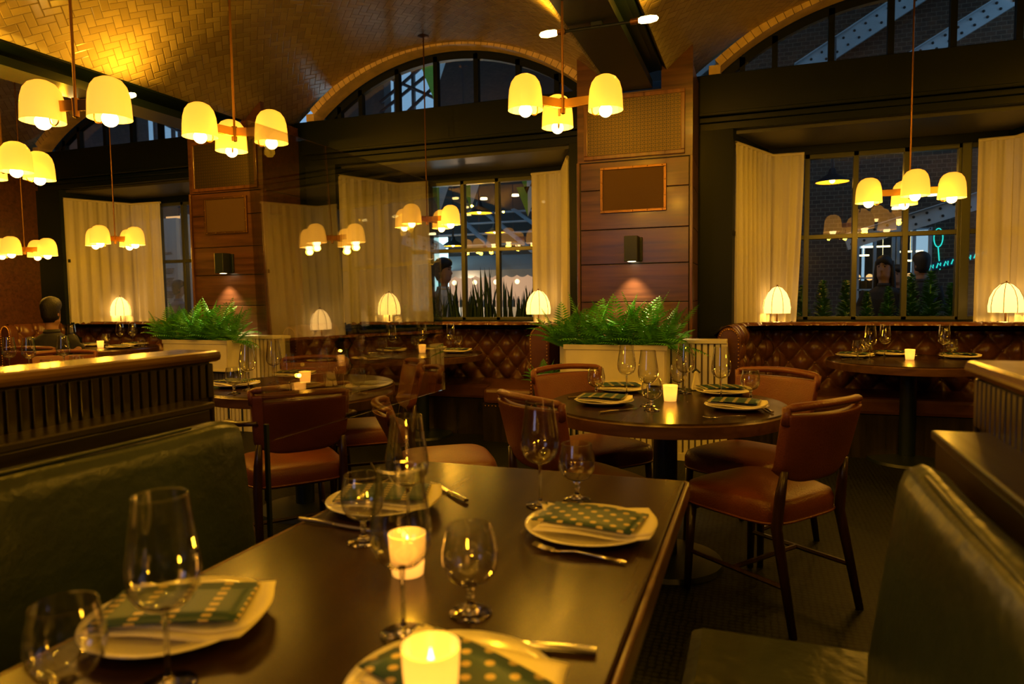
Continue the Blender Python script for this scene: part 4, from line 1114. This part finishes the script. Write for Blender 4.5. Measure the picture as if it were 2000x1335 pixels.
# long lit tubes and bright panel beyond the doors
r = MB()
for k, (x0, x1, z) in enumerate(((1.55, 1.95, 1.95), (1.5, 1.66, 1.82), (2.05, 2.4, 1.86), (1.3, 1.42, 1.76), (1.75, 1.95, 1.72), (2.1, 2.25, 1.72))):
    b = MB(); b.tube([(x0, 12.0, z), (x1, 12.0, z)], .012, 8); b.tube([((x0 + x1) / 2, 12.0, z), ((x0 + x1) / 2, 12.0, 6.6)], .0015, 4); o = b.build('tube_light', em('tube light', (1, .75, .4), 5), None); tag(o, 'thin warm tube light behind the glazed doors', 'tube light', 'tube lights behind the doors')
b = MB(); b.box(2.3, 2.55, 12.3, 12.34, 1.55, 2.25); b.box(1.5, 1.75, 12.3, 12.34, 1.95, 2.2); b.box(2.40, 2.44, 12.31, 12.33, -.02, 1.6); b.box(1.60, 1.64, 12.31, 12.33, -.02, 1.95); o = b.build('lit_panel', em('cool lit panel', (.42, .6, .85), .9)); tag(o, 'cool lit panel beyond the glazed doors of the right window', 'lit panel')
b = MB()
for k in range(16): b.box(1.0 + k * .1, 1.09 + k * .1, 11.6, 11.63, -.02, 1.42)
o = b.build('plank_screen', wood_mat('screen planks', (.09, .05, .02), (.2, .12, .05), .6, 0, 2)); tag(o, 'low plank screen behind the glazed doors', 'screen')
for k, (x, z) in enumerate(((1.15, 1.47), (1.45, 1.47), (1.62, 1.47), (2.15, 1.47))):
    b = MB(); b.sphere((0, 0, 0), .05, seg=12, ring=8); o = b.build('globe_light', em('globe glow', (1, .5, .18), 1.6), None, smooth=True, loc=(x, 11.615, z)); tag(o, 'small warm globe light on the plank screen', 'globe light', 'globe lights on the plank screen')
# neon sign and ring, teal
teal = em('teal neon', (.02, .55, .50), 1.6)
b = MB(); x0, z0 = 2.05, 1.50
o = empty('neon_sign', (2.60, 11.165, 1.66), 0, 'blurred teal neon sign slanting on the dark wall behind the right window', 'sign')
b = MB(); b.prism([(-.42, -.17), (.42, .06), (.42, .17), (-.42, -.06)], .0, .03, 'y'); b.build('sign_board', pm('sign board blue', (.02, .05, .10), .5), o)
b = MB()
for k in range(9):
    x = -.38 + k * .09; z = -.115 + (x + .42) * .27 
    b.tube([(x, -.01, z - .03), (x + .02, -.01, z + .035), (x + .05, -.01, z - .02 + .01 * (k % 3)), (x + .05, -.01, z + .04)], .008, 6)
b.build('neon_tubes', teal, o)
o = empty('neon_ring', (2.42, 11.185, 2.0), 0, 'teal neon loop hanging above the slanted sign', 'sign')
b = MB(); b.tube([(.055 * math.cos(a), 0, .13 * math.sin(a)) for a in [2 * PI * k / 24 for k in range(25)]], .007, 6); b.tube([(0, 0, -.13), (.03, 0, -.45)], .007, 6); b.build('neon_tubes', teal, o)
# pendant dome lamps outside
def pendant(x, y, z, s, label):
    r = empty('dome_pendant', (x, y, z), 0, label, 'pendant lamp')
    b = MB(); b.lathe([(.19 * s, 0), (.185 * s, .012), (.12 * s, .06 * s), (.05 * s, .10 * s), (.035 * s, .16 * s), (.001, .18 * s)], 28); b.tube([(0, 0, .15), (0, 0, 1.6)], .02 * s, 8); b.build('dome', M['black'], r, smooth=True, angle=50)
    b = MB(); b.lathe([(.182 * s, .004), (.115 * s, .055 * s), (.001, .08 * s)], 24); b.build('inner_reflector', pm('enamel inside', (.8, .6, .3), .4), r, smooth=True)
    b = MB(); b.sphere((0, 0, .02), .03, seg=12, ring=8); b.build('bulb', M['bulb'], r, smooth=True)
    point('lamp_light', (0, 0, -.02), 9, .02, WARM, r)
pendant(.80, 8.6, 2.49, .95, 'black dome pendant hanging outside behind the right window')
pendant(-3.52, 8.6, 2.37, .95, 'black dome pendant outside behind the middle window, upper and nearest')
pendant(-4.55, 10.0, 2.06, .9, 'black dome pendant outside, lower left behind the middle window')
pendant(-3.60, 9.4, 2.18, .8, 'black dome pendant outside, at the mullion of the middle window')
for i, (x, z) in enumerate(((-4.10, 3.02), (-3.85, 2.70), (-3.35, 2.72), (-3.02, 2.35), (-2.95, 2.6), (2.0, 2.4), (1.62, 2.26))):
    b = MB(); b.lathe([(.001, .03), (.05, .028), (.055, 0), (.001, 0)], 14); o = b.build('spotlight', em('ceiling spot', (1, .72, .35), 5), None, loc=(x, 9.6, z)); tag(o, 'small round glowing spotlight high outside the windows', 'spotlight', 'spotlights outside')
# green and white bunting
for i, (x, z, s) in enumerate(((-3.70, 2.56, .36), (-3.28, 2.56, .32), (-2.55, 2.40, .28), (-2.56, 2.66, .28), (-3.75, 3.93, .34))):
    b = MB(); b.prism([(-.5 * s, .5 * s), (0, -.75 * s), (0, .5 * s)], 0, .006, 'y'); o = b.build('pennant', pm('green bunting', (.20, .42, .04), .8), None, loc=(x, 7.75, z)); tag(o, 'green and white pennant hanging outside, %s' % ('left pane', 'second pane', 'right pane', 'topmost of the right pane', 'in the arched window')[i], 'pennant')
    b = MB(); b.prism([(0, .5 * s), (0, -.75 * s), (.5 * s, .5 * s)], 0, .006, 'y'); b.build('white_half', pm('white bunting', (.6, .65, .65), .8), o)
b = MB(); b.tube([(-5.2, 7.75, 2.98), (-4.0, 7.75, 2.76), (-2.9, 7.75, 2.72), (-1.6, 7.75, 2.98)], .004, 5); b.tube([(-5.2, 7.75, 4.2), (-2.6, 7.75, 4.05)], .004, 5); o = b.build('bunting_string', M['black']); tag(o, 'string carrying the green and white pennants outside', 'string')
# pale roof rafters of the market hall
b = MB()
for k in range(5):
    x = -5.6 + k * .62; b.tube([(x, 12.4, 2.9), (x + 1.6, 10.6, 1.95)], .07, 4, .35)
for k in range(4): b.tube([(-5.6, 12.3 - k * .45, 2.85 - k * .24), (-2.6, 12.3 - k * .45, 2.85 - k * .24)], .02, 6)
o = b.build('roof_rafters', M['bluesteel']); tag(o, 'pale blue slanting rafters behind the middle window', 'roof frame')
# lit stall with striped awning
r = empty('market_stall', (-4.9, 12.2, 0), 0, 'lit market stall with pale scalloped awning behind the middle window', 'stall')
b = MB(); n = 30
b.grid(lambda u, v: (-1.1 + 2.6 * u, .2 - .9 * v, 2.05 - .32 * v + .0), n, 4); b.grid(lambda u, v: (-1.1 + 2.6 * u, -.70, 1.73 - v * (.10 + .04 * abs(math.sin(u * PI * 13)))), 78, 2); b.build('awning', pm('striped awning', (.42, .46, .46), .8), r)
b = MB(); b.box(-1.1, 1.5, -.2, .3, 0, 1.05); b.build('counter', M['white_paint'], r)
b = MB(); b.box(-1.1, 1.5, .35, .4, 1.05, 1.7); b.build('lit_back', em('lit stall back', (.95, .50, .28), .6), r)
b = MB()
for k in range(26): b.lathe([(.001, 0), (.03, 0), (.03, .12), (.01, .17), (.01, .2), (.001, .2)], 8, (-1.05 + k * .1, .1, 1.05))
b.build('bottles', M['black'], r)
for k in range(6):
    b = MB(); b.sphere((-.9 + k * .42, -.35, 1.52), .045, seg=10, ring=8); b.build('bulb', em('stall bulb', (1, .6, .25), 4), r, smooth=True)
point('lamp_light', (0, -.75, 1.45), 22, .1, (1, .6, .35), r)
b = MB(); b.box(-6.15, -5.35, 11.5, 11.54, 1.0, 2.35); o = b.build('light_box', em('bright screen', (.55, .85, 1.0), 2.2)); tag(o, 'bright white blue light box left of the man behind the middle window', 'light box')
o = empty('hanging_sign', (-4.62, 9.3, 2.03), 0, 'white round-ended hanging sign with mirrored letters outside the middle window', 'sign')
b = MB(); b.prism([(.26 * math.cos(a), .10 * math.sin(a) - .28 * .26 * math.cos(a)) for a in [2 * PI * k / 28 for k in range(28)]], 0, .03, 'y'); b.build('board', em('lit sign face', (.45, .6, .72), .55), o)
tx = bpy.data.curves.new('letters', 'FONT'); tx.body = 'BIG'; tx.size = .16; tx.extrude = .004; tx.align_x = 'CENTER'
to = bpy.data.objects.new('letters_source', tx); col.objects.link(to); bpy.context.view_layer.update()
me = bpy.data.meshes.new_from_object(to.evaluated_get(bpy.context.evaluated_depsgraph_get())); bpy.data.objects.remove(to)
me.materials.clear(); me.materials.append(M['black'])
lt = bpy.data.objects.new('letters', me); col.objects.link(lt); lt.parent = o; lt.rotation_euler = (PI / 2, .27, PI); lt.location = (0, -.008, -.06); lt.rotation_euler = (PI / 2, .27, 0); lt.scale = (-1, 1, 1)
# left bay: poster pillar and lit bottle shelves
b = MB(); b.box(-9.56, -9.08, 8.9, 9.3, -.02, 2.62); b.box(-9.08, -9.03, 9.0, 9.2, 2.0, 2.7); o = b.build('poster_pillar', pm('pale poster pillar', (.62, .56, .5), .7)); tag(o, 'pale pillar with printed notices behind the far left window', 'pillar')
b = MB(); rr = random.Random(3)
for z0, nl in ((2.05, 2), (1.78, 4), (1.62, 6), (1.40, 5)):
    for k in range(nl):
        x = -9.48
        while x < -9.2: wd = rr.uniform(.02, .06); b.box(x, x + wd, 8.893, 8.9, z0 - k * .025, z0 - k * .025 + .009); x += wd + .012
b.build('printed_lines', M['black'], o)
r = empty('bottle_shelf', (-9.75, 10.2, 0), 0, 'warm lit bottle shelves at the right of the far left window', 'shelf unit')
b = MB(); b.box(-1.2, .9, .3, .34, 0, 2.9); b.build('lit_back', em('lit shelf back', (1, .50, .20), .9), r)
b = MB()
for z in (1.25, 1.5, 1.75, 2.0, 2.3, 2.6): b.box(-1.2, .9, .0, .3, z - .015, z)
b.build('shelf_boards', M['darkwood'], r)
b = MB()
for z in (1.25, 1.5, 1.75, 2.0, 2.3):
    for k in range(24): b.lathe([(.001, 0), (.03, 0), (.03, .11), (.01, .15), (.01, .19), (.001, .19)], 8, (-1.15 + k * .085, .1, z))
b.build('bottles', pm('amber bottles', (.25, .09, .02), .15), r)
# planting outside: snake plants and small conifers on the sill box
def snake(seed, n, h):
    rnd = random.Random(seed); b = MB()
    for k in range(n):
        x, y = rnd.uniform(-.09, .09), rnd.uniform(-.07, .07); hh = h * rnd.uniform(.55, 1); lx, ly = rnd.uniform(-.10, .10), rnd.uniform(-.06, .06); w = rnd.uniform(.018, .03); an = rnd.uniform(0, PI)
        pts = []; m = 8; vs = []
        for q in range(m + 1):
            t = q / m; ww = w * (1 - t ** 2.2) + .0008; c = Vector((x + lx * t * t, y + ly * t * t, hh * t)); d = Vector((math.cos(an + .4 * t), math.sin(an + .4 * t), 0)); nn = Vector((-d.y, d.x, 0)) * ww * .25
            vs += [c - d * ww, c + nn, c + d * ww, c - nn]
        b.add(vs, [(4 * q + a, 4 * q + (a + 1) % 4, 4 * q + 4 + (a + 1) % 4, 4 * q + 4 + a) for q in range(m) for a in range(4)])
    return b
sm = [snake(s, 12, .62).build('snake_plant', M['snake'], None, smooth=True) for s in (1, 2)]
us = [0, 0]
for i, (x, s) in enumerate(((-3.42, .75), (-3.22, .85), (-3.02, .8), (-2.86, 1.1), (-2.66, .9), (-2.46, .65), (-2.28, .8))):
    w = i % 2; o = sm[w] if not us[w] else sm[w].copy()
    if us[w]: col.objects.link(o)
    us[w] = 1; o.location = (x, 7.16, .92); o.scale = (1, 1, s); o.rotation_euler = (0, 0, i * 1.1)
    tag(o, 'upright dark snake plant outside the middle window, %s from the left' % ('first', 'second', 'third', 'fourth and tallest', 'fifth', 'sixth', 'seventh')[i], 'snake plant')
def conifer(seed):
    rnd = random.Random(seed); b = MB()
    for k in range(60):
        z = .02 + .42 * k / 60; L = .11 * (1 - z / .5) + .012
        for q in range(6):
            a = rnd.uniform(0, 2 * PI); d = Vector((math.cos(a), math.sin(a), .35)); p = Vector((0, 0, z)); s = d.cross(Vector((0, 0, 1))).normalized() * .011
            for t in (.2, .45, .7):
                c = p + d * L * t; b.add([c, c + d * .02 + s * 1.6, c + d * L * .4, c + d * .02 - s * 1.6], [(0, 1, 2, 3)])
    b.tube([(0, 0, 0), (0, 0, .45)], .006, 5)
    return b
cm = conifer(5).build('small_conifer', M['fern'], None); first = True
for i, (x, s) in enumerate(((.42, .9), (.60, 1.0), (.80, 1.0), (.98, .75), (1.16, .85), (1.34, 1.1), (1.50, 1.15), (1.66, .9))):
    o = cm if first else cm.copy()
    if not first: col.objects.link(o)
    first = False; o.location = (x, 7.16, .92); o.scale = (s, s, s); o.rotation_euler = (0, 0, i)
    tag(o, 'small green conifer outside the right window, %s from the left' % ('first', 'second', 'third', 'fourth', 'fifth', 'sixth', 'seventh', 'last')[i], 'conifer')
for x0, x1, lb in ((-3.75, -1.95, 'dark planter trough outside under the middle window'), (.1, 1.95, 'dark planter trough outside under the right window')):
    b = MB(); b.box(x0, x1, 7.04, 7.30, .55, .93); b.box(x0 + .05, x0 + .1, 7.1, 7.25, -.02, .55); b.box(x1 - .1, x1 - .05, 7.1, 7.25, -.02, .55); o = b.build('planter_trough', M['black']); tag(o, lb, 'planter')

# ------------------------------------------------------------------ people
def loft(b, secs, seg=20, cap=True):
    # secs: (cx, cy, z, rx, ry, forward bulge)
    vs = []
    for cx, cy, z, rx, ry in secs:
        for k in range(seg):
            a = 2 * PI * k / seg; vs.append((cx + rx * math.cos(a), cy + ry * math.sin(a), z))
    n = len(secs)
    fs = [(i * seg + k, i * seg + (k + 1) % seg, (i + 1) * seg + (k + 1) % seg, (i + 1) * seg + k) for i in range(n - 1) for k in range(seg)]
    fs += [tuple(range(seg))[::-1], tuple((n - 1) * seg + k for k in range(seg))]
    b.add(vs, fs)
def person(loc, rz, label, top, hair='short', sit=False, h=1.0, arm=((.22, .02, 1.02), (.16, .28, 1.05)), legc=None, skin=None, remesh=.011, lean=0):
    # faces +Y, standing height about 1.75
    r = empty('person', loc, rz, label, 'person'); r.scale = (h, h, h)
    dz = -.45 if sit else 0
    b = MB()
    # head: cross sections with the profile of a face, chin to crown
    F = [(1.50, .045, .03), (1.535, .060, .055), (1.56, .068, .078), (1.575, .070, .083), (1.59, .070, .079), (1.60, .070, .087), (1.612, .071, .083), (1.625, .072, .104), (1.64, .072, .100), (1.655, .073, .090), (1.675, .073, .082), (1.69, .074, .088), (1.715, .075, .086), (1.74, .073, .076), (1.765, .062, .055), (1.785, .04, .02), (1.792, .01, -.01)]
    B_ = {1.50: -.055, 1.535: -.062, 1.56: -.072}
    vs = []; seg = 24
    for z, w, f in F:
        bk = {1.50: -.06, 1.535: -.066, 1.56: -.075, 1.575: -.082, 1.59: -.088}.get(z, -.098 if z < 1.74 else (-.085 if z < 1.76 else (-.06 if z < 1.78 else -.02)))
        for k in range(seg):
            a = 2 * PI * k / seg; c, s = math.cos(a), math.sin(a)
            # narrow the very front so that nose and chin stand out
            fr = f if s < .86 else f
            if s > 0:
                y = min(.076, f) * s + max(0, f - .076) * max(0, (s - .93) / .07)
                if f <= .076: y = f * s
            else: y = -bk * s
            vs.append((w * c * (1 if s < .3 else (1 - .25 * (s - .3))), y + .015, z + dz))
    n = len(F); b.add(vs, [(i * seg + k, i * seg + (k + 1) % seg, (i + 1) * seg + (k + 1) % seg, (i + 1) * seg + k) for i in range(n - 1) for k in range(seg)] + [tuple(range(seg))[::-1], tuple((n - 1) * seg + k for k in range(seg))])
    for s in (-1, 1): b.sphere((s * .074, -.005, 1.635 + dz), .03, .3, .6, 1, 10, 8)
    torso = [(0, 0, .93, .150, .105), (0, 0, 1.0, .155, .11), (0, 0, 1.08, .135, .10), (0, .005, 1.2, .150, .11), (0, .005, 1.3, .175, .115), (0, 0, 1.385, .165, .095), (0, -.005, 1.43, .10, .07), (0, 0, 1.465, .058, .056), (0, .005, 1.56, .052, .055)]
    loft(b, [(a, c, z + dz, rx, ry) for a, c, z, rx, ry in torso])
    arms = []
    for s, tgt in ((-1, arm[0]), (1, arm[1])):
        S = Vector((s * .175, 0, 1.385 + dz)); H = Vector((s * tgt[0], tgt[1], tgt[2] + dz)); E = (S + H) / 2; d = (H - S); L = max(.0, .30 ** 2 - (d.length / 2) ** 2) ** .5
        E = E + Vector((s * .55, -.75, -.2)).normalized() * L * .8
        pts = [S, S.lerp(E, .5), E, E.lerp(H, .5), H]; arms.append(pts)
        b.tube(pts, [.052, .046, .038, .034, .024], 12)
        f = (H - E).normalized(); side = f.cross(Vector((0, 0, 1))).normalized() if abs(f.z) < .95 else Vector((0, 1, 0))
        P1 = H + f * .075
        b.tube([H - f * .01, H + f * .03, P1], [.024, .036, .034], 10, .5)
        for q in range(4):
            o_ = side * (-.027 + .018 * q); Lf = (.06, .072, .076, .062)[q]; up = Vector((0, 0, -1))
            b.tube([P1 + o_ - f * .01, P1 + o_ + f * Lf * .5 + up * .008, P1 + o_ + f * Lf + up * .03], [.0095, .009, .007], 7)
        b.tube([H + f * .02 - side * .028 * s, H + f * .05 - side * .055 * s, H + f * .085 - side * .06 * s], [.013, .011, .008], 7)
    if sit:
        for s in (-1, 1): b.tube([(s * .085, 0, .50), (s * .11, .22, .50), (s * .12, .42, .48), (s * .12, .43, .25), (s * .12, .42, .07)], [.09, .082, .058, .05, .035], 12); b.tube([(s * .12, .40, .04), (s * .125, .60, .03)], [.04, .03], 8)
    else:
        for s in (-1, 1): b.tube([(s * .08, 0, .95), (s * .095, .01, .70), (s * .10, .015, .49), (s * .10, -.01, .30), (s * .10, -.01, .08)], [.092, .078, .056, .052, .036], 12); b.tube([(s * .10, -.02, .035), (s * .11, .17, .025)], [.04, .03], 8)
    body = b.build('body', skin or M['skin'], r, smooth=True, remesh=remesh)
    # shirt
    b = MB()
    loft(b, [(a, c, z + dz, rx + .014, ry + .014) for a, c, z, rx, ry in torso[:6]] + [(0, -.004, 1.43 + dz, .115, .083), (0, 0, 1.455 + dz, .07, .068)])
    for pts in arms: b.tube([pts[0] + Vector((0, 0, .005)), pts[1], pts[2], pts[2].lerp(pts[4], .8)], [.068, .060, .054, .040], 12)
    b.build('shirt', top, r, smooth=True, remesh=.012)
    b = MB(); b.lathe([(.062, 1.44 + dz), (.068, 1.485 + dz), (.072, 1.45 + dz)], 20, (0, 0, 0)); b.build('collar', top, r, smooth=True, solid=.004)
    b = MB()
    if sit:
        for s in (-1, 1): b.tube([(s * .085, 0, .50), (s * .11, .22, .50), (s * .12, .42, .48), (s * .12, .43, .25), (s * .12, .42, .09)], [.108, .096, .07, .062, .055], 12)
        loft(b, [(0, 0, .44, .17, .12), (0, 0, .56, .165, .12)])
    else:
        for s in (-1, 1): b.tube([(s * .08, 0, .95), (s * .095, .01, .70), (s * .10, .015, .49), (s * .10, -.01, .30), (s * .10, -.01, .08)], [.106, .09, .07, .063, .058], 12)
        loft(b, [(0, 0, .86, .165, .12), (0, 0, 1.0, .165, .118)])
    b.build('trousers', legc or M['cloth_dk'], r, smooth=True, remesh=.013)
    # hair
    b = MB(); seg = 24; vs = []
    zs = [1.555, 1.61, 1.67, 1.70, 1.73, 1.76, 1.785, 1.803, 1.812]; ws = [.060, .080, .084, .087, .086, .078, .062, .038, .005]; bk = [-.080, -.105, -.112, -.116, -.115, -.105, -.085, -.055, -.02]; ft = [-.045, -.02, .02, .075, .098, .097, .08, .045, .01]
    for z, w, k0, f0 in zip(zs, ws, bk, ft):
        for k in range(seg):
            a = 2 * PI * k / seg; c, s = math.cos(a), math.sin(a); vs.append((w * c, (f0 * s if s > 0 else -k0 * s) + .012, z + dz))
    b.add(vs, [(i * seg + k, i * seg + (k + 1) % seg, (i + 1) * seg + (k + 1) % seg, (i + 1) * seg + k) for i in range(len(zs) - 1) for k in range(seg)] + [tuple(range(seg))[::-1]])
    if hair == 'long':
        for k in range(26):
            a = PI + PI * k / 25; x, y = .078 * math.cos(a), .10 * math.sin(a) * 1.0
            b.tube([(x, y, 1.74 + dz), (x * 1.15, y * 1.08 - .005, 1.6 + dz), (x * 1.25, y * 1.05 - .02, 1.42 + dz), (x * 1.1, y - .05, 1.22 + dz)], [.02, .024, .024, .01], 7)
    b.build('hair', M['hair'], r, smooth=True)
    # face details
    b = MB()
    for s in (-1, 1): b.sphere((s * .030, .083, 1.675 + dz), .010, 1.2, .6, .7, 8, 6)
    b.build('eyes', M['hair'], r, smooth=True)
    b = MB()
    for s in (-1, 1): b.tube([(s * .014, .098, 1.694 + dz), (s * .032, .096, 1.699 + dz), (s * .05, .082, 1.692 + dz)], .0035, 5)
    b.build('eyebrows', M['hair'], r, smooth=True)
    b = MB(); b.tube([(-.022, .089, 1.594 + dz), (0, .098, 1.595 + dz), (.022, .089, 1.594 + dz)], [.003, .005, .003], 6); b.build('lips', pm('lips', (.30, .10, .08), .5), r, smooth=True)
    return r
person((-3.66, 7.72, .22), -PI / 2 + .1, 'man in a white shirt with short dark hair in profile outside the middle window', M['shirt'], sit=True, h=1.12, arm=((.25, .10, .95), (.2, .30, 1.0)))
t = empty('bar_stool', (-3.66, 7.72, -.02), 0, 'bar stool under the man in the white shirt', 'stool')
b = MB(); b.lathe([(.001, .60), (.17, .60), (.18, .63), (.17, .66), (.001, .665)], 24); b.build('seat', M['leather_dk'], t, smooth=True, angle=40)
b = MB()
for k in range(4):
    a = PI / 4 + PI / 2 * k; b.tube([(.12 * math.cos(a), .12 * math.sin(a), .60), (.2 * math.cos(a), .2 * math.sin(a), 0)], .014, 8)
b.tube([(.18 * math.cos(a), .18 * math.sin(a), .2) for a in [2 * PI * k / 24 for k in range(25)]], .01, 6); b.build('leg_frame', M['black'], t)
person((-2.86, 9.4, 0), PI / 2 + .3, 'small figure facing left behind the mullion of the middle window, orange top', pm('orange top', (.30, .12, .04), .8), h=.93)
person((-8.02, 7.85, 0), -.5, 'man in a pale blue shirt seen from behind outside the far left window', M['denim'], h=.86)
person((1.25, 8.0, 0), 2.7, 'woman with long dark hair, dark silhouette outside the right window', M['cloth_dk'], hair='long', h=.90)
person((1.60, 9.3, 0), PI - .6, 'dark haired person turning the face to the left outside the right window', M['cloth_dk'], h=.87)
person((1.70, 8.55, 0), .4, 'short haired person seen from behind, rightmost of the three outside', M['cloth_dk'], h=.93)
person((-6.28, 4.62, 0), .35, 'seated person with short dark hair and dark clothes at the far left', M['cloth_dk'], sit=True, h=.96, arm=((.16, .30, 1.12), (.14, .22, 1.30)))
put(ch, True, (-6.28, 4.58, 0), .35, 'russet chair under the seated person at the far left')

# ------------------------------------------------------------------ world and camera
w = bpy.data.worlds.new('evening'); scn.world = w; w.use_nodes = True
bg = w.node_tree.nodes['Background']; bg.inputs[0].default_value = (.28, .52, .85, 1); bg.inputs[1].default_value = .62

cam = bpy.data.cameras.new('camera'); cam.sensor_width = 36; cam.lens = 24; cam.clip_start = .02
co = bpy.data.objects.new('camera', cam); col.objects.link(co); scn.camera = co
yaw, pitch, roll = math.radians(19.67), math.radians(3.82), math.radians(-.735)
fw = Vector((-math.sin(yaw) * math.cos(pitch), math.cos(yaw) * math.cos(pitch), -math.sin(pitch)))
rt = Vector((math.cos(yaw), math.sin(yaw), 0)); up = rt.cross(fw)
r2 = rt * math.cos(roll) + up * math.sin(roll); u2 = -rt * math.sin(roll) + up * math.cos(roll)
mw = Matrix((r2, u2, -fw)).transposed().to_4x4(); mw.translation = Vector((0, 0, 1.25)); co.matrix_world = mw
cam.dof.use_dof = True; cam.dof.focus_distance = 3.9; cam.dof.aperture_fstop = 3.2

vs_ = scn.view_settings; scn.display_settings.display_device = 'sRGB'
vs_.view_transform = 'Standard'; vs_.look = 'None'; vs_.gamma = 1; vs_.use_curve_mapping = False; vs_.exposure = .3
cy = scn.cycles
cy.use_denoising = True; cy.sample_clamp_indirect = 3; cy.sample_clamp_direct = 0; cy.max_bounces = 10; cy.transparent_max_bounces = 24
cy.caustics_reflective = False; cy.caustics_refractive = False; cy.diffuse_bounces = 4; cy.use_light_tree = True
